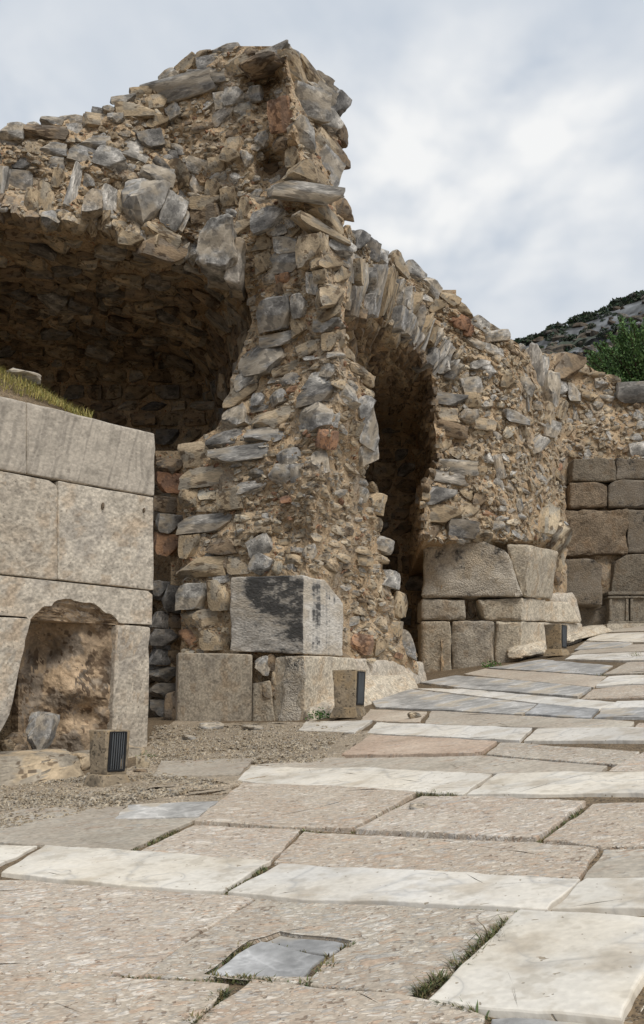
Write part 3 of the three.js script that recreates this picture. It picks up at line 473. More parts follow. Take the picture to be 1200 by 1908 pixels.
{
  const t = thing('ruined_pier', 'tall ruined rubble pier rising to a jagged tower beside the big vault', 'ruin', G(520, 1342));
  const f = face(pd, { lump: 0.13, fine: 0.045, hollows: [[505, 150, 34, 20, 0.4], [500, 185, 30, 30, 0.28], [510, 300, 40, 34, 0.34], [565, 395, 50, 14, 0.22], [560, 430, 60, 30, 0.1], [560, 1000, 70, 80, 0.12], [650, 960, 40, 60, 0.1], [640, 1130, 40, 60, 0.15], [700, 890, 40, 40, 0.2], [470, 560, 20, 60, 0.2], [500, 320, 50, 50, 0.15], [610, 850, 60, 40, 0.1]] });
  const body = part(t, 'mortar_core', roughSolid(92, 250, (s, q) => { const y = lerp(86, 1380, q), jl = 5 * fb3(1, y * 0.05, 3, 3), a = pxl(y) + jl, b = pxr(y) - 5 + 10 * fb3(7, y * 0.05, 9, 3); return f.rough(lerp(a, b, s), y); }, (s, q) => V(lerp(0.9, -0.9, s), -0.25 * smooth(0.25, 0, q), -lerp(2.2, 3.4, smooth(0, 0.3, q)))), M.mortar);
  let st = measured(f, 0, 60, 0.5833, [
    [720, 55, 80, 26, 0, 'g'], [795, 68, 58, 40, 0, 'b'], [875, 75, 98, 50, -5, 'p'], [640, 78, 64, 36, -20, 't'], [770, 108, 110, 52, 0, 't'], [670, 95, 74, 38, 0, 'g'], [665, 145, 112, 36, 8, 'g'], [580, 185, 210, 62, -3, 'g'], [600, 104, 64, 34, -28, 't'], [550, 138, 74, 44, -30, 'p'],
    [705, 222, 42, 50, 0, 'p'], [752, 208, 62, 52, 0, 'g'], [808, 205, 60, 46, 0, 'g'], [720, 268, 74, 42, -15, 'p'], [776, 252, 52, 46, 0, 'g'], [555, 258, 48, 40, -20, 'g'], [650, 308, 68, 27, 5, 'b'], [740, 330, 48, 27, 0, 'b'], [745, 367, 46, 50, 0, 't'], [840, 345, 52, 46, 0, 'g'], [818, 369, 50, 22, -5, 'p'], [786, 405, 38, 42, 20, 'p'], [693, 423, 52, 42, 0, 't'], [740, 396, 60, 40, 20, 't'],
    [632, 428, 66, 44, 25, 'p'], [570, 455, 80, 88, 0, 't'], [625, 482, 56, 72, -25, 'p'], [685, 502, 52, 60, 0, 't'], [730, 527, 46, 52, 0, 't'], [660, 547, 96, 42, 5, 't'], [660, 584, 82, 52, 0, 'b'], [700, 465, 56, 30, 0, 'g'], [755, 467, 36, 32, 0, 'p'],
    [985, 455, 102, 62, 0, 't'], [785, 570, 40, 78, 5, 't'], [835, 542, 66, 24, 15, 'p'], [860, 595, 112, 62, -10, 'g'], [920, 607, 36, 36, 0, 'p'], [955, 590, 25, 62, 15, 't'], [885, 635, 60, 34, -10, 'g'], [935, 645, 52, 37, 0, 't'], [775, 625, 70, 42, 0, 't'], [850, 674, 92, 42, 0, 't'], [925, 680, 86, 52, 0, 'p'], [915, 735, 110, 66, 5, 'g'], [840, 737, 62, 52, -20, 't'], [860, 788, 62, 36, -5, 'p'], [905, 788, 46, 30, 0, 'r'],
    [1035, 590, 112, 52, 10, 't'], [1096, 570, 58, 52, 0, 'b'], [1030, 632, 140, 32, 0, 't'], [1000, 702, 82, 92, 0, 't'], [1075, 690, 76, 62, 10, 'g'], [1050, 742, 72, 52, 0, 't'], [1000, 802, 36, 62, 10, 'p'],
    [980, 230, 92, 84, -10, 'g'], [1030, 207, 62, 52, 0, 'g'], [1066, 237, 55, 92, 10, 'd'], [1084, 320, 52, 58, 0, 'b'], [1074, 395, 56, 58, 0, 'b'], [1042, 287, 60, 92, 30, 'g'], [1048, 432, 62, 92, 20, 'g'], [985, 132, 82, 62, 20, 't'], [1032, 162, 50, 40, 0, 'd'], [1056, 190, 34, 34, 0, 'd'], [960, 322, 72, 82, 0, 'g'], [1036, 362, 62, 54, 20, 't'], [900, 268, 66, 96, 0, 'r'], [930, 112, 84, 62, 30, 't'], [900, 350, 60, 50, 0, 'b'], [940, 400, 50, 60, 0, 't'], [850, 440, 80, 30, 0, 'b']]);
  // overhanging cap, long ledge stone, and the big grey slab jutting at the arch
  st.push({ ...f.stone(570, 361, 142, 34, 3, 'p', { proud: 0.02, dp: 0.6, tilt: 0.2, blocky: true }), box: [570, 361, 146, 36] }, { ...f.stone(497, 128, 84, 26, -4, 'b', { proud: 0.1, dp: 0.6 }), box: [497, 130, 80, 28] });
  st.push(...measured(f, 320, 500, 0.4, [
    [452, 48, 82, 42, -3, 'p'], [525, 45, 56, 46, 0, 'r'], [500, 95, 46, 50, 0, 'b'], [485, 210, 152, 138, 2, 'g'], [600, 172, 76, 102, 0, 'g'], [588, 106, 46, 26, 0, 't'], [665, 75, 42, 86, 10, 'g'], [595, 265, 92, 72, -20, 't'], [535, 326, 228, 57, 0, 'p'], [635, 380, 112, 56, -10, 't'], [660, 418, 96, 22, 8, 'p'], [445, 425, 242, 132, -3, 'g'], [545, 472, 132, 42, -8, 't'], [562, 520, 96, 62, -20, 'g'], [695, 522, 156, 67, 5, 'p'], [740, 480, 72, 62, 20, 'g'], [480, 520, 60, 27, 0, 'p'],
    [370, 522, 122, 72, -15, 'g'], [330, 597, 152, 92, 0, 't'], [410, 612, 62, 57, 0, 'g'], [495, 605, 76, 57, -15, 'g'], [565, 565, 52, 32, 0, 'r'], [675, 595, 172, 77, -3, 'd'], [670, 690, 182, 132, 0, 'g'], [300, 697, 102, 92, -10, 'p'], [345, 702, 52, 62, -20, 'p'], [475, 710, 212, 87, 0, 't'], [415, 655, 112, 32, 0, 'd'], [255, 795, 157, 72, 0, 'd'], [465, 775, 232, 77, 0, 'g'], [120, 867, 152, 102, 0, 't'], [330, 870, 262, 67, 0, 'g'], [535, 880, 112, 72, 0, 'g'], [690, 905, 76, 102, -10, 'p'],
    [175, 970, 256, 87, 0, 't'], [405, 955, 82, 42, 0, 'd'], [505, 960, 112, 92, 10, 'g'], [585, 965, 72, 102, 0, 'g'], [385, 1022, 152, 52, 0, 'p'], [80, 1075, 84, 84, 0, 't'], [280, 1075, 102, 92, 0, 't'], [455, 1155, 66, 27, 15, 'p'], [525, 1045, 62, 32, 0, 't'], [600, 1055, 36, 24, 0, 'w'], [735, 800, 82, 82, 0, 'r'], [820, 605, 106, 87, 5, 'p'], [900, 640, 82, 82, -30, 'g'], [915, 740, 100, 172, 10, 'g'], [900, 860, 92, 92, -30, 'p'], [850, 742, 62, 62, 0, 't'], [915, 580, 42, 32, 0, 'w'],
    [730, 210, 112, 72, 0, 't'], [730, 265, 122, 60, 10, 'g'], [750, 340, 92, 82, 0, 't'], [770, 405, 82, 27, 0, 'p'], [745, 432, 62, 27, 0, 't'], [820, 400, 82, 42, 0, 't'], [850, 470, 102, 42, 5, 't'], [895, 510, 72, 52, 10, 't'], [840, 545, 52, 37, 0, 'g'], [775, 540, 62, 42, 0, 't'], [885, 945, 37, 37, 0, 'w'], [885, 1055, 42, 67, 0, 'p'], [740, 130, 122, 82, -20, 't'], [950, 1095, 62, 92, 0, 't'], [915, 1132, 46, 32, 0, 'w'], [780, 40, 60, 90, 10, 't'], [690, 40, 60, 60, 0, 't']]));
  st.push(...measured(f, 280, 860, 0.4333, [
    [255, 270, 236, 72, 0, 'g'], [175, 365, 87, 97, 0, 't'], [310, 365, 132, 72, 0, 'b'], [230, 457, 206, 77, 0, 't'], [385, 450, 92, 72, 0, 't'], [190, 580, 122, 102, 0, 'p'], [305, 575, 77, 122, 0, 't'], [220, 675, 177, 72, 0, 't'], [175, 765, 92, 82, 0, 'r'], [270, 768, 87, 82, 0, 't'], [330, 675, 36, 62, 0, 't'], [335, 780, 36, 62, 0, 't'], [480, 370, 102, 92, -20, 'g'], [485, 447, 82, 82, 30, 'g'], [570, 349, 52, 27, 0, 't'], [545, 457, 42, 52, 0, 'w'], [615, 460, 42, 42, 0, 'g'], [690, 385, 52, 62, 0, 'g'],
    [900, 380, 82, 32, 0, 't'], [995, 355, 97, 57, 10, 'g'], [905, 425, 72, 42, 0, 't'], [1030, 505, 92, 67, 5, 'p'], [1070, 615, 44, 102, 0, 't'], [990, 560, 37, 47, 0, 'w'], [1100, 785, 92, 87, 20, 'g'], [895, 785, 97, 82, 0, 'r'], [985, 800, 52, 67, 0, 't'], [880, 565, 42, 22, 0, 'p'], [980, 700, 72, 62, 0, 't'], [1050, 720, 62, 62, 0, 't'], [940, 210, 36, 27, 0, 'p'], [910, 147, 32, 66, 0, 'p'], [815, 170, 32, 27, 0, 'r'], [690, 250, 36, 27, 0, 'w'], [970, 270, 50, 60, 0, 't'], [985, 180, 40, 70, 0, 'g'], [960, 110, 50, 40, 0, 't']]));
  const hid = (x, y) => !(y > 1070 && x > 330 && x < 640 && (x > 425 || y > 1215));
  st.push(...fill(f, st, (x, y) => x > pxl(y) + 6 && x < pxr(y) - 7 && hid(x, y), [300, 90, 790, 1225], 16000, 9, 40, rubbleMix, { turn: 15, tilt: 0.8, a0: 0.36, a1: 0.7 }));
  setStones(body, st, 290);
  const tiny = []; for (let k = 0; k < 1100; k++) { const y = R(95, 1230), x = R(pxl(y) + 4, pxr(y) - 4); if (hid(x, y)) tiny.push(f.stone(x, y, R(4, 11), R(3, 7), R(-50, 50), pick(['t', 't', 'w', 'p', 'g', 'b', 'r', 't']), { proud: R(0, 0.25) })); }
  chips(body, tiny, 'stone_chips');
  // long grey stones jutting where the vault sprang
  part(t, 'jutting_stone', block([[376, 404, 12.85], [430, 399, 12.8], [436, 498, 12.9], [364, 490, 12.95]], V(0.05, 0.05, -0.9), { res: 14, round: 0.04, noise: 0.045, cuts: [[-1, 1, 0.4, 1.75], [1, -1, 0.3, 1.8]] }), TONE.g[0]);
  part(t, 'jutting_stone', block([[437, 436, 13.0], [457, 446, 13.0], [444, 530, 13.05], [418, 522, 13.05]], V(0.05, 0.05, -0.7), { res: 10, round: 0.03, noise: 0.035 }), TONE.p[1]);
  // dressed stones at its foot
  const side = P(638, 1222, 13.35).sub(P(563, 1218, 12.22));
  part(t, 'marble_block', block([[430, 1075, 13.05], [566, 1072, 12.22], [564, 1219, 12.22], [428, 1213, 13.05]], side, { res: 26, round: 0.018, noise: 0.012, cuts: [[0, 1, -0.55, 1]], uvFront: true, shape: (p, m) => { if (m.z > 0.9 && m.y < 0.3) p.z -= 0.035 * smooth(0.3, -1, m.y) * (0.6 + fb3(m.x * 4, m.y * 5, 2, 3)); } }), M.crustBlock, 'marble block with black lichen crust');
  part(t, 'square_slab', block([[332, 1216, 13.55], [471, 1219, 12.78], [470, 1352, 12.78], [329, 1352, 13.55]], V(-0.1, 0, -0.5), { res: 10, round: 0.02, noise: 0.006 }), M.square, 'smooth square grey tan slab');
  part(t, 'base_stone', block([[472, 1273, 12.72], [504, 1268, 12.55], [514, 1352, 12.5], [471, 1352, 12.72]], V(-0.05, 0, -0.3), { round: 0.02 }), M.ashlarGrey[2]);
  part(t, 'base_stone', block([[528, 1222, 12.42], [567, 1221, 12.2], [567, 1362, 12.2], [518, 1358, 12.42]], V(0.1, 0, -0.4), { res: 14, round: 0.05, noise: 0.04 }), M.crust, 'rough dark stained corner stone');
  part(t, 'base_stone', block([[568, 1221, 12.2], [662, 1226, 13.55], [668, 1345, 13.4], [568, 1365, 12.2]], V(-0.45, 0, -0.45), { res: 12, round: 0.02 }), M.cream);
  part(t, 'base_stone', block([[663, 1226, 13.55], [790, 1232, 15.9], [806, 1300, 15.7], [668, 1345, 13.4]], V(-0.45, 0, -0.5), { res: 12, round: 0.06, noise: 0.02 }), M.ashlar[0]);
  part(t, 'base_stone', block([[640, 1262, 13.0], [772, 1253, 15.1], [790, 1300, 14.2], [640, 1345, 12.3]], V(-0.2, 0, -0.5), { res: 16, round: 0.12, noise: 0.06 }), M.cream, 'cream fractured foot stone');
  part(t, 'base_stone', block([[575, 1322, 12.0], [645, 1290, 12.8], [648, 1350, 12.2], [575, 1352, 11.9]], V(-0.1, 0, -0.4), { round: 0.08, noise: 0.04 }), M.cream);
  const fs = []; for (const [x, y, w, h, tn] of [[490, 1240, 30, 36, 'g'], [512, 1235, 26, 30, 'b'], [518, 1262, 22, 30, 't'], [505, 1285, 30, 30, 'b'], [520, 1300, 20, 26, 't'], [557, 1352, 40, 28, 'd']]) fs.push(stoneAt(P(x, y, 12.62), V(0.2, 0, 1), w * 0.0075, h * 0.0075, 0, tn, { proud: -0.1 }));
  setStones(body, fs);
}

// ---------------------------------------------------------------- big vaulted chamber on the left
const arch = (() => { const c = [[-430, 1420], [-430, 560], [-340, 440], [-200, 392], [-60, 382], [0, 388], [100, 402], [200, 418], [290, 440], [360, 472], [420, 512], [455, 560], [472, 620], [470, 700], [464, 900], [458, 1420]], L = [0]; for (let i = 1; i < c.length; i++) L.push(L[i - 1] + Math.hypot(c[i][0] - c[i - 1][0], c[i][1] - c[i - 1][1])); const T0 = L[L.length - 1]; return { x: pl(c.map((p, i) => [L[i] / T0, p[0]])), y: pl(c.map((p, i) => [L[i] / T0, p[1]])) }; })();
const vaultLow = pl([[-430, 560], [-340, 440], [-200, 392], [-60, 382], [0, 388], [100, 402], [200, 418], [290, 440], [360, 472], [420, 512], [455, 560]]);
const vaultTop = pl([[-430, 330], [-200, 270], [0, 246], [50, 240], [90, 236], [120, 224], [200, 214], [240, 190], [300, 155], [340, 124], [400, 108], [455, 110]]);
{
  const t = thing('vaulted_chamber', 'dark broken barrel vault of rubble stone behind the cream block wall', 'ruin', G(150, 1370));
  const vd = (x, y) => pl([[-430, 12.4], [0, 12.75], [200, 13.0], [290, 13.15], [350, 13.6], [455, 14.1]])(x) + Math.max(0, 430 - y) / 300 * 0.55;
  const f = face(vd, { lump: 0.16, fine: 0.05, hollows: [[60, 340, 80, 30, 0.12], [220, 360, 60, 40, 0.2], [330, 470, 40, 30, 0.2]] });
  const body = part(t, 'vault_face', roughSolid(120, 46, (s, q) => { const x = lerp(-430, 452, s), a = vaultTop(x) + 7 * fb3(x * 0.04, 3, 1, 3), b = vaultLow(x) + 12 * fb3(x * 0.05, 8, 4, 3); return f.rough(x, lerp(a, b, q)); }, (s, q) => V(-0.1, -0.1 * (1 - q), -0.6)), M.mortar);
  let st = measured(f, 0, 60, 0.5833, [
    [577, 403, 66, 34, -10, 'd'], [530, 352, 52, 27, 20, 't'], [435, 380, 122, 62, 15, 'g'], [480, 345, 72, 52, -20, 'd'], [300, 353, 97, 32, -5, 'g'], [355, 408, 92, 62, 10, 'g'], [265, 395, 82, 52, 10, 'g'], [165, 375, 82, 37, 0, 'g'], [175, 420, 52, 37, 0, 'g'], [100, 373, 47, 32, 0, 't'], [75, 420, 62, 37, 0, 'd'], [370, 275, 47, 30, 0, 'g'], [430, 252, 102, 46, -10, 't'], [310, 282, 82, 37, 0, 't'], [232, 282, 72, 32, 0, 'p'], [165, 283, 62, 27, 0, 'g'], [140, 320, 132, 42, 0, 'b'], [35, 320, 72, 46, 0, 'g'], [25, 352, 52, 32, 0, 'd'], [395, 217, 72, 27, -15, 'g'], [450, 194, 62, 32, -15, 't'], [315, 252, 37, 22, 0, 'd'], [350, 247, 37, 24, -20, 'g'], [60, 300, 60, 20, 0, 'g'], [110, 295, 40, 18, 0, 'p'], [500, 225, 60, 40, -20, 't'], [500, 290, 60, 50, 0, 't'],
    [235, 495, 32, 142, 8, 'p'], [285, 475, 32, 37, 0, 'g'], [150, 530, 52, 92, 5, 't'], [10, 490, 28, 122, 0, 'g'], [60, 480, 82, 62, 0, 'd'], [545, 575, 62, 104, 15, 'g'], [585, 520, 47, 57, 0, 'd'], [580, 547, 47, 32, 0, 't'], [577, 602, 28, 72, 20, 'p'], [500, 465, 92, 62, 0, 'g'], [190, 470, 40, 60, 0, 't'], [340, 540, 60, 90, 6, 'g'], [100, 540, 40, 80, -5, 't'], [375, 490, 60, 50, 0, 't'], [400, 560, 50, 90, 5, 't'], [420, 660, 80, 40, 0, 't'], [510, 650, 110, 50, 10, 't'], [520, 700, 130, 60, 0, 'b'], [590, 680, 60, 50, 0, 'b']]);
  st.push({ ...f.stone(268, 385, 84, 98, 12, 'g', { proud: 0.1, dp: 0.6 }), box: [268, 381, 76, 88] }, { ...f.stone(172, 387, 38, 46, -5, 'p', { proud: 0.15, dp: 0.4 }), box: [172, 387, 35, 44] });
  st.push(...fill(f, st, (x, y) => y > vaultTop(x) + 4 && y < vaultLow(x) + 4, [-430, 110, 452, 520], 9000, 10, 44, [['t', 0.36], ['g', 0.28], ['p', 0.12], ['d', 0.06], ['b', 0.1], ['w', 0.08]]));
  setStones(body, st, 280);
  const tiny = []; for (let k = 0; k < 700; k++) { const x = R(-200, 452), y = R(vaultTop(x) + 2, vaultLow(x) + 3); tiny.push(f.stone(x, y, R(4, 11), R(3, 7), R(-50, 50), pick(['t', 't', 'w', 'p', 'g', 'b', 'd']), { proud: R(0, 0.25) })); } chips(body, tiny, 'stone_chips');
  const lip = []; for (let x = -120; x < 452; x += R(13, 24)) for (const e of [0.08, 0.36]) { const y = vaultLow(x), sl = (vaultLow(x + 10) - vaultLow(x - 10)) / 20; lip.push(stoneAt(P(x + R(-5, 5), y + 2, vd(x, y) + e), V(-sl, -1, 0.35).normalize(), R(0.14, 0.32), R(0.22, 0.36), R(-0.2, 0.2), pick(['t', 'b', 't', 'g']), { up: V(0, 0, -1), proud: R(-0.05, 0.2), dp: R(0.2, 0.34) })); }
  setStones(body, lip);
  // inside of the vault: the curved shell runs back into the hill
  const A = dirOf(130, 1315), LEN = 5.3, mid = P(120, 1000, 15.5);
  const shell0 = (s, q) => P(arch.x(s), arch.y(s) - 4, vd(arch.x(s), 430) + 0.22).addScaledVector(A, LEN * q);
  const nrm = (s, q) => { const n = shell0(Math.min(1, s + 0.01), q).sub(shell0(Math.max(0, s - 0.01), q)).cross(A).normalize(); if (n.dot(mid.clone().sub(shell0(s, q))) < 0) n.negate(); return n; };
  const shell = (s, q) => { const p = shell0(s, q); return p.addScaledVector(nrm(s, q), 0.12 * fb3(p.x * 1.8, p.y * 1.8, p.z * 1.8, 4) * 2 - 0.03); };
  const sh = part(t, 'vault_lining', roughSolid(150, 50, shell, (s) => nrm(s, 0.5).multiplyScalar(-0.8)), M.mortar);
  st = [];
  for (let row = 0; row < 18; row++) { let s = R(0.34, 0.36); while (s < 0.985) { const w = R(0.24, 0.6), h = R(0.17, 0.34), wall = s > 0.66; s += (w + 0.01) / 18; const q = clamp((row + R(0.3, 0.7)) / 18, 0.01, 0.99); st.push(stoneAt(shell(Math.min(s, 1), q), nrm(Math.min(s, 1), q), wall ? h * 1.7 : w, wall ? w * 0.75 : h, R(-0.15, 0.15) + (wall ? 0 : 0), pick(['b', 't', 'g', 't', 'b', 'd']), { up: A, proud: R(0.0, 0.3), tilt: 1.5, blocky: rnd() < 0.5 })); } }
  setStones(sh, st, 300);
  const bd = (x, y) => 18.35 - 0.4 * smooth(300, 520, x);
  const fbk = face(bd, { lump: 0.1, fine: 0.04 });
  const bw = part(t, 'back_wall', roughSolid(50, 60, (s, q) => fbk.rough(lerp(-330, 520, s), lerp(500, 1440, q)), V(-0.2, 0, -0.6)), M.mortar);
  st = [];
  for (let y = 560; y < 1380;) { const h = R(16, 30) * (y > 780 ? 1.35 : 1); let x = -120 + R(0, 30); while (x < 470) { const w = R(22, 60) * (y > 780 ? 1.15 : 1); if (!(x > 270 && x < 345 && y > 1030 && y < 1085)) st.push(fbk.stone(x + w / 2, y + h / 2, w * 0.96, h * 0.95, R(-5, 5), pick(['b', 't', 'g', 'b', 'd', 't']), { blocky: y > 760 || rnd() < 0.5, proud: R(-0.05, 0.2), tilt: 0.8 })); x += w + R(1, 4); } y += h + R(1, 4); }
  setStones(bw, st, 290);
  // courses of squared stone that show between block wall and pier
  const jd = (x, y) => 14.6 + (x - 285) * 0.004, fj = face(jd, { lump: 0.06, fine: 0.03 });
  const jw = part(t, 'inner_jamb', roughSolid(12, 60, (s, q) => fj.rough(lerp(318 - 30 * smooth(0.1, 0, q), 372, s), lerp(840, 1420, q)), V(0.05, 0, -1.4)), M.mortar);
  setStones(jw, measured(fj, 280, 860, 0.4333, [[85, 20, 114, 62, 0, 'b'], [85, 90, 116, 82, 0, 'r'], [60, 185, 100, 62, 0, 'b'], [85, 265, 116, 77, 0, 'g'], [80, 355, 124, 92, 0, 'r'], [100, 590, 92, 102, 10, 'd'], [45, 545, 70, 60, 0, 'd'], [40, 680, 72, 62, 0, 'd'], [112, 682, 72, 62, 0, 'b'], [60, 755, 120, 66, 0, 'd'], [40, 840, 90, 60, 0, 'd'], [105, 845, 60, 62, 0, 'b'], [60, 915, 130, 60, 0, 'd'], [60, 985, 120, 60, 0, 'd'], [60, 1060, 130, 70, 0, 'd']], { blocky: true, tilt: 0.4 }));
  single('leaning_stone', block([[306, 1292, 13.9], [330, 1286, 13.8], [332, 1345, 13.8], [302, 1345, 13.9]], V(0, 0, -0.3), { round: 0.04, noise: 0.02 }), TONE.b[0], 'small brown stone in shade left of the smooth square slab', 'stone');
}

// ---------------------------------------------------------------- archway wall and right pier
const axl = pl([[425, 640], [560, 640], [584, 676], [600, 722], [650, 772], [690, 803], [735, 806], [860, 815], [905, 790], [1004, 789], [1018, 822], [1300, 822]]);
const axr = pl([[425, 652], [440, 660], [470, 700], [500, 752], [540, 812], [570, 856], [600, 896], [630, 946], [650, 980], [700, 1000], [740, 1011], [800, 1031], [860, 1041], [900, 1051], [980, 1056], [1300, 1056]]);
const adx = pl([[630, 13.3], [700, 14.8], [760, 16], [806, 17], [860, 17.25], [900, 17.3], [960, 17.6], [1000, 18.3], [1060, 19.7]]);
const ad = (x, y) => adx(x) + Math.max(0, 1010 - y) * 0.0007 + 0.55 * smooth(1004, 1020, y);
{
  const t = thing('archway_wall', 'sloping rubble wall with a narrow dark archway on dressed foundation blocks', 'ruin', G(900, 1235));
  const f = face(ad, { lump: 0.15, fine: 0.06, hollows: [[880, 700, 30, 40, 0.15], [880, 860, 50, 30, 0.12], [1000, 800, 20, 40, 0.15]] });
  const body = part(t, 'mortar_core', roughSolid(80, 170, (s, q) => { const y = lerp(424, 1290, q), a = axl(y) + 6 * fb3(2, y * 0.05, 5, 3), b = axr(y) + 10 * fb3(4, y * 0.06, 2, 3); return f.rough(lerp(a, b, s), y); }, (s, q) => { const y = lerp(424, 1290, q), d = ad(lerp(axl(y), axr(y), s), y); return V(0.15, -0.2 * (1 - q), -Math.max(1.4, 21.4 - d)); }), M.mortar);
  let st = [];
  // ring of long voussoir slabs
  const rc = [[622, 470, 560], [650, 470, 588], [676, 488, 590], [700, 496, 600], [722, 512, 612], [745, 532, 632], [768, 556, 660], [790, 590, 684], [806, 622, 704], [826, 648, 706], [850, 664, 704]];
  for (let x = 622; x < 850; x += R(5.5, 9.5)) { const yt = pl(rc.map((r) => [r[0], r[1]]))(x) + R(-8, 10), yb = pl(rc.map((r) => [r[0], r[2]]))(x) + R(-6, 6), lean = lerp(-12, 24, smooth(630, 820, x)) + R(-5, 5), xm = x + (lean > 0 ? 4 : -2); for (const [q0, q1] of rnd() < 0.4 ? [[0, 0.5], [0.52, 1]] : [[0.05, 1]]) { const y = lerp(yt, yb, (q0 + q1) / 2), h = (yb - yt) * (q1 - q0); st.push({ ...f.stone(xm, y, R(9, 15), h, lean, pick(['g', 'p', 'g', 't', 'd']), { proud: R(-0.25, 0.1), dp: R(0.3, 0.5), blocky: rnd() < 0.7, tilt: 0.8 }), box: [xm, y, 12, h * 0.9] }); } }
  st.push(...measured(f, 600, 400, 0.5, [
    [135, 100, 46, 74, 0, 'd'], [180, 130, 50, 66, 0, 'd'], [222, 158, 52, 62, 0, 'g'], [286, 188, 62, 54, 15, 't'], [338, 218, 70, 54, 15, 'g'], [398, 264, 72, 52, 20, 'g'], [468, 314, 84, 40, 22, 't'], [525, 356, 80, 40, 25, 't'], [586, 402, 84, 42, 25, 'g'], [638, 434, 80, 40, 22, 't'], [60, 120, 70, 70, 0, 'g'], [100, 170, 60, 50, 0, 'p'], [130, 230, 40, 30, 0, 'r'],
    [475, 690, 122, 44, 0, 'd'], [460, 745, 82, 48, 0, 't'], [480, 802, 112, 48, 8, 'b'], [550, 640, 84, 60, -10, 'p'], [550, 752, 62, 52, 0, 'p'], [452, 866, 52, 54, 0, 't'], [500, 942, 142, 52, 0, 'g'], [510, 987, 202, 42, 5, 'p'], [427, 1050, 122, 66, 0, 'd'], [447, 1116, 142, 62, 0, 't'], [407, 1181, 72, 52, 0, 'b'], [522, 1170, 112, 62, 5, 'd'], [450, 540, 92, 92, -24, 'g'], [722, 755, 82, 42, 0, 'g'], [800, 712, 32, 32, 0, 'p'], [655, 940, 32, 84, -18, 'p'], [617, 907, 52, 36, 30, 'p'], [800, 560, 56, 142, -10, 'p'], [850, 650, 40, 122, -8, 'p'], [690, 622, 52, 42, 0, 't'], [590, 560, 64, 40, 10, 'p'], [660, 450, 84, 38, -10, 'p'], [522, 400, 58, 50, 20, 'r'], [545, 430, 34, 44, 20, 'r'], [488, 385, 34, 30, 0, 'r'], [420, 345, 60, 52, 0, 't'], [612, 440, 90, 38, 12, 'p'], [570, 480, 70, 30, 20, 'g'], [640, 510, 80, 34, 15, 'p'], [700, 490, 60, 30, 20, 't'], [620, 580, 60, 60, 0, 'g'], [560, 690, 60, 50, 0, 't'], [600, 780, 90, 40, 5, 't'], [660, 1010, 50, 40, 30, 'g'], [590, 1060, 60, 40, 0, 'b'], [545, 1110, 80, 60, 0, 't'], [660, 1160, 44, 34, 0, 'g'], [840, 1090, 60, 40, 0, 't'], [760, 640, 60, 60, 0, 'g'], [850, 800, 50, 60, 0, 'g'], [830, 1140, 60, 100, 0, 'w']]));
  const hid = (x, y) => y < 1012;
  st.push(...fill(f, st, (x, y) => x > axl(y) + 6 && x < axr(y) - 3 && hid(x, y), [640, 430, 1060, 1010], 14000, 8, 30, [['t', 0.42], ['g', 0.18], ['p', 0.18], ['w', 0.12], ['b', 0.08], ['r', 0.02]], { turn: 60, tilt: 2 }));
  setStones(body, st, 290);
  const tiny = []; for (let k = 0; k < 1100; k++) { const y = R(440, 1010), x = R(axl(y) + 4, axr(y) - 2); tiny.push(f.stone(x, y, R(4, 10), R(3, 7), R(-70, 70), pick(['t', 't', 'w', 'p', 'g', 'b', 'w']), { proud: R(0, 0.3) })); } chips(body, tiny, 'stone_chips');
  // stones lining the jamb and the soffit of the arch
  const op = [[640, 572], [660, 580], [676, 584], [700, 592], [722, 600], [745, 622], [772, 650], [790, 672], [803, 690], [806, 735], [810, 800], [815, 860], [790, 905], [789, 1000]], sof = [], jam = [];
  for (let i = 1; i < op.length; i++) { const [ax, ay] = op[i - 1], [bx, by] = op[i], L = Math.hypot(bx - ax, by - ay), n = Math.max(1, Math.round(L / 15)), tn = V(bx - ax, -(by - ay), 0).normalize(), nn = V(-Math.abs(tn.y) - 0.02, -Math.abs(tn.x), 0.1).normalize(), soffit = i < 9;
    for (let k = 0; k < n; k++) for (let e = 0.05; e < (soffit ? 6 : 2.4); e += soffit ? 0.42 : 0.45) { const t = (k + R(0.2, 0.8)) / n, x = lerp(ax, bx, t), y = lerp(ay, by, t), d = ad(x, y); (soffit ? sof : jam).push(stoneAt(P(x, y, d).add(V(0.035, 0, -1).multiplyScalar(e + R(0, 0.2))), nn, soffit ? R(0.18, 0.3) : R(0.3, 0.5), soffit ? R(0.26, 0.44) : R(0.12, 0.2), R(-0.1, 0.1), pick(soffit ? ['b', 'b', 't'] : ['b', 'b', 't']), { up: soffit ? V(0, 0, -1) : UP, proud: R(-0.1, 0.15), blocky: rnd() < 0.5 })); } }
  const core = (x, y) => part(t, 'arch_lining', new THREE.BoxGeometry(0.2, 0.2, 0.2).translate(...P(x, y, 19.5).toArray()), M.mortar);
  setStones(core(870, 760), sof, 290); setStones(core(870, 900), jam, 290);
  // back of the passage
  const fp = face(() => 21.0, { lump: 0.1, fine: 0.04 });
  const bw = part(t, 'passage_wall', roughSolid(24, 60, (s, q) => fp.rough(lerp(610, 850, s), lerp(540, 1290, q)), V(0, 0, -0.6)), M.mortar); st = [];
  for (let y = 600; y < 1250;) { const h = R(14, 24) * (y > 820 ? 1.5 : 1); let x = 640 + R(0, 15); while (x < 815) { const w = R(20, 42) * (y > 820 ? 1.25 : 1); st.push(fp.stone(x + w / 2, y + h / 2, w * 0.96, h * 0.95, R(-5, 5), pick(['b', 't', 'b', 'd']), { blocky: true, tilt: 0.6 })); x += w + 2; } y += h + 2; }
  setStones(bw, st, 280);
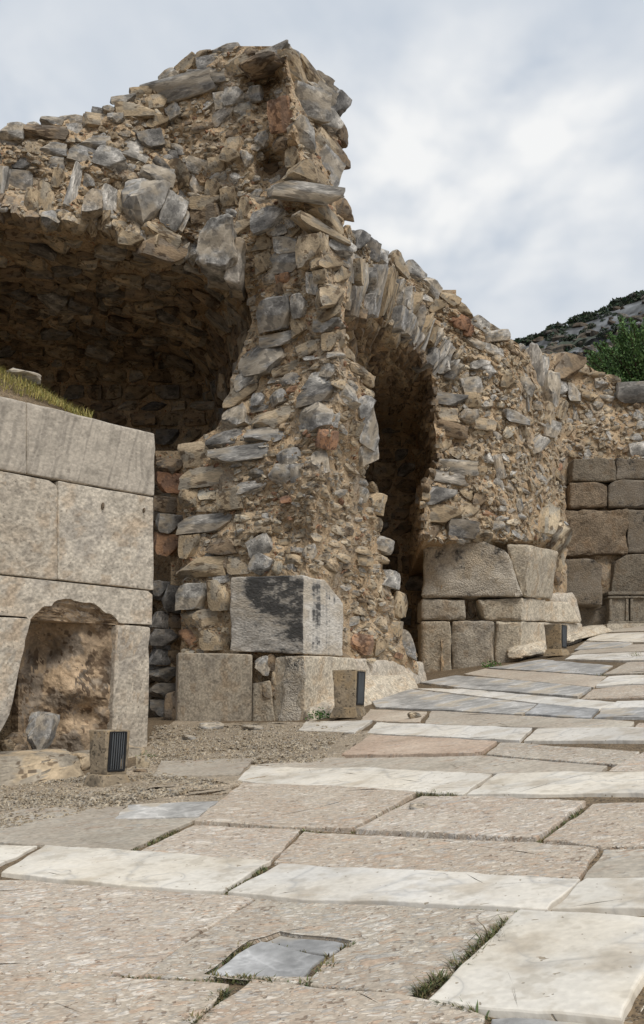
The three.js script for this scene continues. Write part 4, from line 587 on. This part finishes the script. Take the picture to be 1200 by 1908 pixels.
  part(t, 'passage_side_wall', block([P(632, 520, 15.6), P(641, 520, 15.6), P(641, 1300, 15.6), P(632, 1300, 15.6)], V(-0.05, 0, -5.6), { res: 8, round: 0.05, noise: 0.04 }), M.mortar);
  // dressed foundation blocks
  const z = (x, y, d) => [740 + x * 0.3833, 840 + y * 0.3833, d];
  const dl = 17.75, dc = 17.05, RF = P(1052, 1120, 19.4).sub(P(972, 1114, 17.05));
  const B = (fr, back, m, o) => part(t, 'foundation_block', block(fr, back, { res: 12, round: 0.05, noise: 0.02, ...o }), m);
  B([z(130, 440, 17.7), z(520, 432, 17.1), z(606, 708, 17.0), z(124, 710, 17.7)], V(0.1, 0, -0.8), M.crust, { res: 20, cuts: [[1, 1, 0, 1.5]], noise: 0.035 });
  B([z(520, 452, 17.3), z(655, 455, 17.05), z(622, 710, 17.0), z(608, 710, 17.1)], RF.clone().multiplyScalar(0.62), M.ashlarGrey[2], { round: 0.08, noise: 0.03 });
  B([z(118, 716, dl), z(336, 722, 17.4), z(336, 822, 17.4), z(116, 822, dl)], V(0, 0, -0.7), M.ashlarGrey[0]); B([z(392, 724, 17.35), z(606, 714, dc), z(608, 826, dc), z(430, 824, 17.3)], V(0, 0, -0.7), M.ashlarGrey[2], { noise: 0.03 });
  B([z(607, 715, dc), z(722, 724, 18.2), z(722, 828, 18.2), z(609, 827, dc)], V(-0.5, 0, -0.3), M.cream, { round: 0.02 }); B([z(724, 728, 18.2), z(842, 734, 19.3), z(902, 836, 19.6), z(724, 832, 18.2)], V(-0.5, 0, -0.3), M.cream, { round: 0.04 });
  B([z(745, 690, 18.9), z(870, 690, 19.9), z(902, 834, 20.0), z(745, 730, 18.9)], V(-0.3, 0, -0.5), M.ashlar[0], { round: 0.06 });
  B([z(116, 828, dl), z(262, 826, 17.5), z(266, 1100, 17.5), z(118, 1100, dl)], V(0, 0, -0.7), M.ashlarGrey[2], { noise: 0.02 }); B([z(264, 826, 17.5), z(472, 825, 17.2), z(474, 1100, 17.2), z(270, 1100, 17.5)], V(0, 0, -0.7), M.ashlarGrey[0], { noise: 0.03, res: 16 });
  B([z(484, 828, 17.2), z(602, 828, dc), z(606, 1080, dc), z(476, 1080, 17.2)], V(0, 0, -0.7), M.ashlarGrey[2], { noise: 0.03 });
  B([z(604, 830, dc), z(742, 834, 18.4), z(742, 990, 18.3), z(606, 1050, dc)], V(-0.5, 0, -0.3), M.cream, { round: 0.02 }); B([z(744, 834, 18.4), z(905, 838, 19.9), z(905, 960, 19.9), z(744, 990, 18.4)], V(-0.5, 0, -0.3), M.ashlar[2], { round: 0.04 });
  B([z(600, 945, 16.9), z(735, 918, 17.8), z(740, 985, 17.2), z(600, 1010, 16.5)], V(-0.2, 0, -0.4), M.cream, { round: 0.12, noise: 0.05 }); B([z(830, 880, 18.9), z(1040, 836, 22.5), z(1062, 880, 21.5), z(830, 935, 18.4)], V(-0.3, 0, -0.5), M.cream, { round: 0.15, noise: 0.06 });
  const gs = []; for (const [x, y, w, h, tn] of [[360, 770, 44, 90, 'b'], [378, 735, 40, 20, 't'], [476, 900, 16, 60, 'b'], [770, 430, 80, 190, 'w'], [720, 330, 70, 60, 'p'], [780, 540, 40, 120, 't'], [775, 620, 50, 70, 'b']]) gs.push(f.stone(740 + x * 0.3833, 840 + y * 0.3833, w * 0.3833, h * 0.3833, 0, tn, { proud: 0.0 })); setStones(body, gs);
}

// ---------------------------------------------------------------- far wall on the right
{
  const t = thing('far_wall', 'distant rubble wall over dark squared blocks at the right edge', 'ruin', G(1160, 1168));
  const fd = (x, y) => pl([[970, 21.6], [1010, 22.6], [1060, 23.6], [1450, 23.0]])(x) + (860 - y) * 0.002, f = face(fd, { lump: 0.14, fine: 0.05 });
  const top = pl([[970, 668], [990, 652], [1030, 662], [1060, 664], [1085, 676], [1130, 700], [1160, 716], [1450, 724]]);
  const body = part(t, 'mortar_core', roughSolid(70, 50, (s, q) => { const x = lerp(970, 1450, s); return f.rough(x, lerp(top(x) + 6 * fb3(x * 0.06, 1, 3, 3), 1215, q)); }, V(0.2, -0.1, -1.6)), M.mortar);
  let st = measured(f, 960, 620, 0.2, [[460, 330, 290, 250, 0, 'b'], [1120, 560, 330, 180, 0, 'd'], [1400, 560, 280, 180, 0, 'd'], [160, 220, 90, 160, -15, 'p'], [230, 360, 110, 260, -8, 'p'], [320, 480, 90, 180, -5, 'g'], [420, 520, 120, 120, 10, 'g'], [540, 560, 110, 160, 0, 'g'], [660, 450, 130, 70, 0, 't'], [800, 470, 110, 80, 0, 'g'], [640, 350, 100, 70, 10, 't'], [760, 395, 140, 50, 8, 't'], [900, 430, 170, 70, 15, 't'], [850, 610, 170, 60, 0, 'g'], [690, 590, 150, 80, 0, 't'], [770, 680, 90, 70, 20, 'g'], [960, 720, 80, 110, 0, 't'], [880, 960, 40, 90, -20, 'p'], [1120, 970, 110, 70, 0, 'g'], [1140, 1090, 140, 120, -10, 'p'], [480, 920, 80, 150, 15, 't'], [420, 720, 60, 180, 20, 't'], [560, 740, 80, 150, 0, 'g'], [680, 1130, 80, 80, 20, 'g'], [500, 1230, 90, 120, 0, 't']]);
  st.push(...fill(f, st, (x, y) => y > top(x) + 3 && y < 860, [975, 650, 1320, 860], 4000, 8, 28, [['t', 0.4], ['g', 0.25], ['p', 0.15], ['w', 0.08], ['b', 0.12]], { turn: 40 })); setStones(body, st, 280);
  const tiny = []; for (let k = 0; k < 500; k++) { const x = R(980, 1300), y = R(top(x) + 3, 860); tiny.push(f.stone(x, y, R(4, 9), R(3, 6), R(-50, 50), pick(['t', 't', 'w', 'p', 'g']), { proud: R(0, 0.25) })); } chips(body, tiny, 'stone_chips');
  const z = (x, y, d) => [740 + x * 0.3833, 840 + y * 0.3833, d], B = (q, m, o = {}, dd = 23.0) => part(t, 'wall_block', block(q.map(([x, y]) => z(x, y, dd)), V(0, 0, -0.8), { res: 14, round: 0.03, noise: 0.025, ...o }), m);
  B([[858, 38], [1060, 35], [1066, 148], [850, 146]], M.farGrey); B([[1066, 36], [1330, 40], [1330, 136], [1070, 138]], M.farCrust); B([[1334, 40], [1600, 40], [1600, 136], [1334, 136]], M.ashlarGrey[0]);
  B([[838, 152], [1022, 150], [1022, 272], [842, 280]], M.ashlarBrown[0], { cuts: [[1, 1, 0, 1.65]], round: 0.05 }); B([[1030, 140], [1290, 138], [1290, 276], [1030, 274]], M.farCrust, { cuts: [[-1, 1, 0, 1.65]], round: 0.05 }); B([[1294, 138], [1600, 138], [1600, 280], [1294, 280]], M.ashlarBrown[1]);
  B([[800, 288], [1120, 284], [1120, 500], [812, 512]], M.ashlarBrown[0], { noise: 0.05, res: 20 }, 22.9); B([[1122, 284], [1600, 284], [1600, 492], [1122, 496]], M.farCrust, { noise: 0.04 }, 22.9);
  B([[780, 524], [1000, 524], [998, 752], [800, 752]], M.farCrust, { cuts: [[1, 1, 0, 1.6]], round: 0.06 }, 21.8); B([[1066, 502], [1330, 500], [1330, 690], [1040, 690]], M.farGrey, { cuts: [[-1, 1, 0, 1.6]] }, 22.8); B([[1000, 540], [1062, 540], [1040, 700], [1000, 752]], M.ashlarBrown[0], {}, 23.2);
  B([[880, 756], [1030, 756], [1030, 860], [880, 860]], M.farCrust, { noise: 0.05 }, 22.2);
  // two moulded pedestals side by side
  const pm = mat(T.ashlar, '#989289', 0.02);
  for (const [a, b] of [[1030, 1128], [1132, 1330]]) { const p = part(t, 'pedestal', block([z(a, 690, 21.9), z(b, 690, 21.9), z(b, 850, 21.9), z(a, 850, 21.9)], V(0, 0, -0.7), { round: 0.02 }), pm); for (const [u, v] of [[682, 700], [706, 716], [826, 850]]) part(p, 'moulding', block([z(a - 4, u, 21.84), z(b + 4, u, 21.84), z(b + 4, v, 21.84), z(a - 4, v, 21.84)], V(0, 0, -0.5), { res: 4, round: 0.02, noise: 0.006 }), pm); for (const e of [a + 2, b - 16]) part(p, 'moulding', block([z(e, 717, 21.86), z(e + 14, 717, 21.86), z(e + 14, 825, 21.86), z(e, 825, 21.86)], V(0, 0, -0.1), { res: 4, round: 0.012, noise: 0.005 }), pm); }
  part(t, 'pedestal_step', block([z(1020, 838, 21.7), z(1600, 838, 21.7), z(1600, 890, 21.5), z(1020, 890, 21.5)], V(0, 0, -0.8), { round: 0.03 }), M.ashlarGrey[1]);
}

// ---------------------------------------------------------------- floodlight housings
function lamp(px, py, h, deg, label) {
  const base = G(px, py, 0.035), t = thing('floodlight_housing', label, 'floodlight', base, 'concrete floodlight housings along the ruin'), a = deg * Math.PI / 180, fw = V(Math.sin(a), 0, Math.cos(a)), rt = V(Math.cos(a), 0, -Math.sin(a));
  const C = (x, y, z) => base.clone().addScaledVector(rt, x * h).addScaledVector(fw, z * h).add(V(0, y * h, 0));
  const frus = (y0, y1, s0, s1, o) => { const f = [C(-s1, y1, s1), C(s1, y1, s1), C(s0, y0, s0), C(-s0, y0, s0)], b = [C(-s1, y1, -s1), C(s1, y1, -s1), C(s0, y0, -s0), C(-s0, y0, -s0)]; return block(f, b.map((v, i) => v.sub(f[i])), o); };
  part(t, 'housing', frus(0.1, 1, 0.265, 0.31, { res: 12, round: 0.012, noise: 0.007 }), M.concrete);
  part(t, 'foot', frus(-0.12, 0.13, 0.37, 0.285, { res: 8, round: 0.01, noise: 0.005 }), M.concrete);
  const quad = (x0, x1, y0, y1, z, dz, m, name, par, o) => { const f = [C(x0, y1, z + 0.05 * y1), C(x1, y1, z + 0.05 * y1), C(x1, y0, z + 0.05 * y0), C(x0, y0, z + 0.05 * y0)]; return part(par, name, block(f, fw.clone().multiplyScalar(-dz * h), { res: 4, round: 0.004, noise: 0, ...o }), m); };
  const w = 0.185, y0 = 0.2, y1 = 0.955, gl = quad(-w, w, y0, y1, 0.268, 0.04, M.glass, 'lamp_glass', t);
  const fr = quad(-w - 0.02, w + 0.02, y1 - 0.02, y1 + 0.01, 0.285, 0.05, M.black, 'grille_frame', t); quad(-w - 0.02, w + 0.02, y0 - 0.02, y0 + 0.03, 0.285, 0.05, M.black, 'grille_frame', t);
  for (const s of [-1, 1]) quad(s * w - 0.025, s * w + 0.025, y0, y1, 0.284, 0.05, M.black, 'grille_frame', t);
  for (let k = 0; k < 6; k++) { const x = lerp(-0.135, 0.135, k / 5); quad(x - 0.011, x + 0.011, y0 + 0.02, y1 - 0.015, 0.287, 0.04, M.steel, 'grille_bar', t); }
}
lamp(200, 1462, 0.405, 47, 'nearest concrete floodlight housing, below the cream block wall');
lamp(651, 1334, 0.515, 64, 'concrete floodlight housing at the foot of the tall ruined pier');
lamp(1038, 1221, 0.49, 54, 'farthest, smallest looking concrete floodlight housing, beside the archway wall');

// ---------------------------------------------------------------- pebbles, grass, moss, weeds
function pebbles(name, label, n, at, s0, s1) {
  const g = CHIP[3].clone(), im = new THREE.InstancedMesh(g, mat(T.tan, '#ffffff', 0.004), n), c = new THREE.Color(), e = new THREE.Euler();
  for (let k = 0; k < n; k++) { const p = at(), s = lerp(s0, s1, Math.pow(rnd(), 2.5)); e.set(R(-0.4, 0.4), R(0, 6.28), R(-0.4, 0.4)); im.setMatrixAt(k, new THREE.Matrix4().compose(p, new THREE.Quaternion().setFromEuler(e), V(s * R(0.8, 1.7), s * 0.55, s))); im.setColorAt(k, c.copy(pick(COL[pick(['t', 'w', 'p', 'p', 'w', 'g'])])).multiplyScalar(R(0.85, 1.1))); }
  im.name = name; im.userData = { kind: 'stuff', label, category: 'gravel' }; scene.add(im);
}
const zone = (q) => () => { const u = rnd(), v = rnd(), x = lerp(lerp(q[0][0], q[1][0], u), lerp(q[3][0], q[2][0], u), v), y = lerp(lerp(q[0][1], q[1][1], u), lerp(q[3][1], q[2][1], u), v); return G(x, y, 0); };
const z1 = zone([[-60, 1470], [250, 1430], [430, 1460], [-60, 1560]]), z2 = zone([[285, 1352], [640, 1352], [600, 1420], [270, 1425]]), z3 = zone([[700, 1350], [1200, 1400], [1200, 1440], [560, 1420]]);
pebbles('gravel_pebbles', 'small pale pebbles strewn over the gravel by the ruin', 9000, () => (rnd() < 0.5 ? z1() : z2()), 0.007, 0.05);
function blades(list, cols) {                                       // list of [base, height, lean, width]
  const pos = [], col = [], nor = [];
  for (const [b, h, lean, w] of list) { const a = R(0, 6.28), dx = Math.cos(a), dz = Math.sin(a), c = new THREE.Color(pick(cols)).multiplyScalar(R(0.75, 1.15)), l = h * lean * R(0.3, 1), m = b.clone().add(V(dx * l * 0.4, h * 0.6, dz * l * 0.4)), tp = b.clone().add(V(dx * l, h, dz * l)), sx = -dz * w, sz = dx * w;
    const tri = (p, q, r) => { for (const v of [p, q, r]) { pos.push(v.x, v.y, v.z); col.push(c.r, c.g, c.b); } };
    const b0 = b.clone().add(V(sx, 0, sz)), b1 = b.clone().sub(V(sx, 0, sz)), m0 = m.clone().add(V(sx * 0.8, 0, sz * 0.8)), m1 = m.clone().sub(V(sx * 0.8, 0, sz * 0.8)); tri(b0, b1, m1); tri(b0, m1, m0); tri(m0, m1, tp); }
  const g = new THREE.BufferGeometry(); g.setAttribute('position', new THREE.Float32BufferAttribute(pos, 3)); g.setAttribute('color', new THREE.Float32BufferAttribute(col, 3)); g.computeVertexNormals(); return g;
}
{ // grass on the bank above the block wall
  const top = pl([[-330, 640], [-100, 672], [0, 694], [60, 718], [110, 750], [165, 790]]), l = [];
  for (let k = 0; k < 5200; k++) { const x = R(-200, 172), b = P(x, top(x) + 6 - R(-4, 4), dw(x) + 0.5 + R(0.05, 0.7)); if (k % 2) { const q = P(x, lerp(L0(x) - 4, top(x) + 4, rnd()), dw(x) + R(0.25, 0.66)); b.copy(q); } l.push([b, R(0.03, 0.11), 0.9, R(0.002, 0.005)]); }
  single('grass', blades(l, ['#9c9148', '#8b8540', '#b0a25c', '#7b7a3a', '#bfae6c']), M.leaf, 'dry yellow green grass on top of the cream block wall', 'grass', null, 'stuff');
  single('loose_stone', stoneShape(901, 6, 0.3, 7, 0.1).scale(0.42, 0.14, 0.3).translate(...P(38, 702, dw(38) + 0.75).toArray()), TONE.p[0], 'pale grey stone lying in the grass on the wall top', 'stone');
  const sl = (s, q) => { const x = lerp(-330, 175, s), y = lerp(top(x) + 8, L0(x) + 4, q); return P(x, y, dw(x) + lerp(0.66, 0.12, q)); };
  const g = roughSolid(40, 6, sl, V(-0.1, -0.3, -0.1)); single('earth_bank', g, M.soil, 'thin strip of soil under the grass on the wall top', 'earth bank');
}
{ // moss and tufts in the paving joints
  const l = [], line = (pts, n, w, h) => { for (let k = 0; k < n * 1.6; k++) { const i = Math.floor(rnd() * (pts.length - 1)), t = rnd(), x = lerp(pts[i][0], pts[i + 1][0], t), y = lerp(pts[i][1], pts[i + 1][1], t); if (fb3(x * 0.04, y * 0.04, 3, 2) < -0.02) continue; l.push([G(x + R(-w, w), y + R(-w, w) * 0.35, -0.014), R(0.15, 0.6) * h * (rnd() < 0.12 ? 1.6 : 1), 1.8, R(0.0015, 0.004)]); } };
  line([[964, 1705], [880, 1780], [770, 1858]], 1500, 10, 0.055); line([[770, 1858], [850, 1872], [910, 1892]], 260, 8, 0.04); line([[655, 1756], [570, 1832]], 500, 12, 0.04); line([[560, 1834], [470, 1822], [380, 1818]], 500, 12, 0.04); line([[462, 1752], [380, 1814]], 300, 7, 0.03); line([[612, 1777], [490, 1753]], 160, 4, 0.02);
  line([[430, 1836], [350, 1912]], 420, 8, 0.045); line([[0, 1810], [100, 1812], [260, 1820], [430, 1832]], 420, 6, 0.03); line([[776, 1478], [855, 1482]], 500, 10, 0.045); line([[490, 1542], [600, 1549]], 260, 8, 0.03); line([[240, 1584], [360, 1534]], 420, 8, 0.03); line([[655, 1548], [780, 1480]], 200, 6, 0.025); line([[1000, 1566], [1100, 1496]], 260, 7, 0.03); line([[1030, 1562], [1020, 1556]], 200, 10, 0.06); line([[418, 1665], [505, 1607]], 260, 6, 0.025); line([[870, 1484], [1090, 1494]], 160, 5, 0.02); line([[840, 1690], [970, 1698]], 160, 5, 0.02); line([[1060, 1250], [1130, 1258]], 120, 8, 0.06); line([[1180, 1222], [1200, 1224]], 160, 10, 0.1);
  single('moss', blades(l, ['#6f7240', '#5d6636', '#7f7448', '#56663a', '#85754f', '#6b5f44']), M.leaf, 'green moss and tufts growing along the paving joints', 'moss', null, 'stuff');
  const tri = () => { let x, y; const r = rnd(); if (r < 0.5) { const t = rnd(); x = lerp(960, 775, t) + R(-9, 9); y = lerp(1712, 1856, t) + R(-3, 5); } else if (r < 0.75) { const t = rnd(); x = lerp(1100, 1000, t) + R(-10, 6); y = lerp(1497, 1567, t); } else { x = R(1150, 1215); y = R(1800, 1908); } return G(x, y, -0.03); };
  pebbles('joint_pebbles', 'pebbles lodged in the joint beside the big white slab', 420, tri, 0.01, 0.045);
}
function weed(px, py, h, n, label) {                                // low leafy weed
  const b = G(px, py, -0.02), root = thing('weed', label, 'plant', b), pos = [], col = [];
  for (let k = 0; k < n; k++) { const a = R(0, 6.28), r = h * Math.sqrt(rnd()) * 1.1, c = V(Math.cos(a) * r, h * R(0.1, 1) * (1 - 0.5 * r / h / 1.1), Math.sin(a) * r * 0.8), s = h * R(0.1, 0.22), d = V(R(-1, 1), R(-0.2, 0.7), R(-1, 1)).normalize(), e = V(R(-1, 1), R(-0.3, 0.5), R(-1, 1)).cross(d).normalize(), cc = new THREE.Color(pick(['#3f6b26', '#4f7d2c', '#36591f', '#5f8a38'])).multiplyScalar(R(0.7, 1.1));
    const q = [c.clone(), c.clone().addScaledVector(d, s * 0.5).addScaledVector(e, s * 0.45), c.clone().addScaledVector(d, s), c.clone().addScaledVector(d, s * 0.5).addScaledVector(e, -s * 0.45)]; for (const i of [0, 1, 2, 0, 2, 3]) { const v = q[i].clone().add(b); pos.push(v.x, v.y, v.z); col.push(cc.r, cc.g, cc.b); } }
  const g = new THREE.BufferGeometry(); g.setAttribute('position', new THREE.Float32BufferAttribute(pos, 3)); g.setAttribute('color', new THREE.Float32BufferAttribute(col, 3)); g.computeVertexNormals(); part(root, 'leaves', g, M.leaf);
  const l = []; for (let k = 0; k < 14; k++) l.push([b.clone(), h * R(0.4, 0.9), 1.2, h * 0.02]); part(root, 'stems', blades(l, ['#50702f']), M.leaf);
}
weed(596, 1338, 0.15, 170, 'small green weed between the stained corner stone and the floodlight housing'); weed(915, 1243, 0.16, 150, 'low green weed at the foot of the archway wall'); weed(272, 1412, 0.09, 60, 'tiny weed beside the small white stone'); weed(1024, 1558, 0.03, 50, 'tiny weed in a paving joint at the right');

// ---------------------------------------------------------------- hill and tree beyond
{
  const rid = pl([[300, 760], [700, 720], [880, 672], [975, 640], [1030, 618], [1100, 590], [1150, 570], [1200, 553], [1300, 520], [1500, 450], [1800, 400], [2400, 470], [3000, 640]]);
  const pos = [], col = [], idx = [], nx = 380, nt = 130, sx = pl([[0, 300], [0.1, 900], [0.75, 1350], [1, 3000]]), hp = (s, q) => { const x = sx(s), y = rid(x), r = P(x, y, 330), ft = P(x, 1190, 150), k = q < 0.75 ? q / 0.75 : 1 - (q - 0.75) / 0.25; let p; if (q < 0.75) p = ft.clone().lerp(r, k); else { p = r.clone().add(V(0, -80 * (1 - k), -140 * (1 - k))); }
    const nn = fb3(p.x * 0.03, p.y * 0.045, p.z * 0.03, 5); if (q < 0.74) { const u = 4 * k * (1 - k); p.z += 34 * nn * u + 9 * u * fb3(p.x * 0.22, p.y * 0.1, p.z * 0.2, 3) + 22 * u * Math.max(0, fb3(p.x * 0.09, p.y * 0.03, p.z * 0.05, 4)); p.y += 6 * nn * u; } return [p, nn]; };
  for (let j = 0; j <= nt; j++) for (let i = 0; i <= nx; i++) { const [p] = hp(i / nx, j / nt); pos.push(p.x, p.y, p.z); const g = smooth(-0.02, 0.16, fb3(p.x * 0.05, p.y * 0.07, p.z * 0.05, 5) - 0.05), k = clamp(0.85 + 2.2 * fb3(p.x * 0.13, p.y * 0.34, p.z * 0.1, 4), 0.25, 1.6), c = [lerp(0.13, 0.05, g) * k, lerp(0.135, 0.062, g) * k, lerp(0.14, 0.042, g) * k]; col.push(...c); }
  for (let j = 0; j < nt; j++) for (let i = 0; i < nx; i++) { const a = j * (nx + 1) + i; idx.push(a, a + 1, a + nx + 2, a, a + nx + 2, a + nx + 1); }
  const g = new THREE.BufferGeometry(); g.setAttribute('position', new THREE.Float32BufferAttribute(pos, 3)); g.setAttribute('color', new THREE.Float32BufferAttribute(col, 3)); g.setIndex(idx);
  const g2 = toCreasedNormals(g, 0.5); structure('hill', g2, new THREE.MeshStandardMaterial({ vertexColors: true, roughness: 1, side: THREE.DoubleSide }), 'rocky grey hillside beyond the ruin');
  // evergreen scrub along the crest
  const sp = [], sc = [];
  const clump = (c, r) => { for (let k = 0; k < 130; k++) { const d = V(R(-1, 1), R(-0.7, 1), R(-1, 1)).normalize().multiplyScalar(r * Math.cbrt(R(0.3, 1))), p = c.clone().add(d.multiply(V(1.15, 0.8, 1))), s = r * R(0.16, 0.34), u = V(R(-1, 1), R(-1, 1), R(-1, 1)).normalize(), v = V(R(-1, 1), R(-1, 1), R(-1, 1)).cross(u).normalize(), cc = [0.035, 0.055, 0.028].map((x) => x * R(0.6, 1.4)); for (const [a, b] of [[-1, -1], [1, -0.6], [0, 1]]) { const w = p.clone().addScaledVector(u, a * s).addScaledVector(v, b * s); sp.push(w.x, w.y, w.z); sc.push(...cc); } } };
  for (let k = 0; k < 300; k++) { const x = lerp(900, 1600, Math.pow(rnd(), 1.4)), y = rid(x) + Math.pow(rnd(), 1.6) * (10 + 16 * (fb3(x * 0.02, 1, 1, 2) + 0.4)) - 1, dn = (y - rid(x)) / 10; if (fb3(x * 0.035, 4.4, 2.2, 2) < -0.12) continue; clump(P(x, y, 329 - dn), R(1.3, 3.0)); }
  for (let k = 0; k < 60; k++) { const x = R(980, 1400), [p] = hp(0.1 + (x - 900) / 450 * 0.65, R(0.5, 0.74)); clump(p, R(0.8, 1.6)); }
  for (let k = 0; k < 150; k++) { const x = lerp(960, 1500, Math.pow(rnd(), 1.3)), [p] = hp(0.1 + (Math.min(x, 1350) - 900) / 450 * 0.65, R(0.45, 0.73)); if (fb3(p.x * 0.03, p.y * 0.05, 3, 2) > 0) clump(p, R(0.6, 1.7)); }
  const rocks = []; for (let k = 0; k < 260; k++) { const x = R(960, 1345), [p] = hp(0.1 + (x - 900) / 450 * 0.65, R(0.45, 0.745)), s = R(0.8, 3.2); rocks.push({ pos: p, n: V(R(-0.3, 0.3), 0.5, 1), up: UP, w: s * R(1, 2.2), h: s * R(0.5, 1), dp: s, rot: R(-0.6, 0.2), tone: pick(['d', 'g', 'd', 'b']), tx: R(-0.4, 0.4), ty: R(-0.4, 0.4) }); }
  const hold = new THREE.Group(); const rk = chips(hold, rocks, 'rock_outcrops'); hold.remove(rk); const dark = rk.geometry.attributes.color; for (let i = 0; i < dark.array.length; i++) dark.array[i] *= 0.42; rk.userData = { kind: 'stuff', label: 'grey rock outcrops scattered over the hillside', category: 'rocks' }; scene.add(rk);
  const sg = new THREE.BufferGeometry(); sg.setAttribute('position', new THREE.Float32BufferAttribute(sp, 3)); sg.setAttribute('color', new THREE.Float32BufferAttribute(sc, 3)); sg.computeVertexNormals();
  single('hillside_scrub', sg, M.leaf, 'dark evergreen scrub along the crest of the hill', 'shrubs', null, 'stuff');
}
{
  const D = 34, m = D / F, base = P(1205, 1120, D); base.y = G(1200, 1150).y - 0.4;
  const t = thing('tree', 'bushy bright green tree behind the wall at the right edge', 'tree', base), pos = [], col = [], tubes = [];
  const tips = [[1156, 590], [1130, 622], [1096, 655], [1108, 640], [1145, 615], [1175, 596], [1190, 606], [1120, 668], [1150, 650], [1210, 585], [1235, 575], [1260, 600], [1290, 620], [1320, 650], [1180, 640], [1200, 660], [1230, 640], [1110, 690], [1140, 690], [1170, 690], [1200, 700], [1250, 680], [1300, 690], [1100, 672], [1165, 625], [1215, 625], [1130, 650], [1335, 690]];
  const trunkTop = P(1215, 740, D);
  tubes.push(new THREE.TubeGeometry(new THREE.CatmullRomCurve3([base, base.clone().lerp(trunkTop, 0.5).add(V(0.15, 0, 0)), trunkTop]), 12, 0.16, 8));
  const spray = (a, b, n, spread) => { for (let k = 0; k < n; k++) { const u = Math.pow(rnd(), 0.8), p = a.clone().lerp(b, u).add(V(R(-1, 1), R(-0.6, 0.6), R(-1, 1)).multiplyScalar(spread * (1.15 - u))), d = b.clone().sub(a).normalize().multiplyScalar(0.6).add(V(R(-1, 1), R(-0.2, 1), R(-1, 1))).normalize(), s = R(0.05, 0.13), e = V(R(-1, 1), R(-1, 1), R(-1, 1)).cross(d).normalize(), c = new THREE.Color(pick(['#47682f', '#55763a', '#38552a', '#678a4b', '#789558'])).multiplyScalar(R(0.7, 1.15)); for (const v of [p, p.clone().addScaledVector(d, s * 0.5).addScaledVector(e, s * 0.32), p.clone().addScaledVector(d, s), p, p.clone().addScaledVector(d, s), p.clone().addScaledVector(d, s * 0.5).addScaledVector(e, -s * 0.32)]) { pos.push(v.x, v.y, v.z); col.push(c.r, c.g, c.b); } } };
  for (const [x, y] of tips) for (const dz of [-1.3, -0.3, 0.8]) { const tip = P(x + R(-12, 12), y + (dz === -0.3 ? 0 : R(0, 25)), D + dz + R(-0.3, 0.3)), from = trunkTop.clone().lerp(tip, 0.35).add(V(R(-0.2, 0.2), -0.4, 0)); tubes.push(new THREE.TubeGeometry(new THREE.CatmullRomCurve3([trunkTop, from, tip]), 8, 0.022, 5)); spray(from, tip, 430, 0.4); }
  part(t, 'trunk', mergeGeometries(tubes), M.bark);
  const g = new THREE.BufferGeometry(); g.setAttribute('position', new THREE.Float32BufferAttribute(pos, 3)); g.setAttribute('color', new THREE.Float32BufferAttribute(col, 3)); g.computeVertexNormals(); part(t, 'crown', g, M.leaf);
}

scene.traverse((o) => { if (o.isMesh) { o.castShadow = true; o.receiveShadow = true; } });
renderer.render(scene, camera);
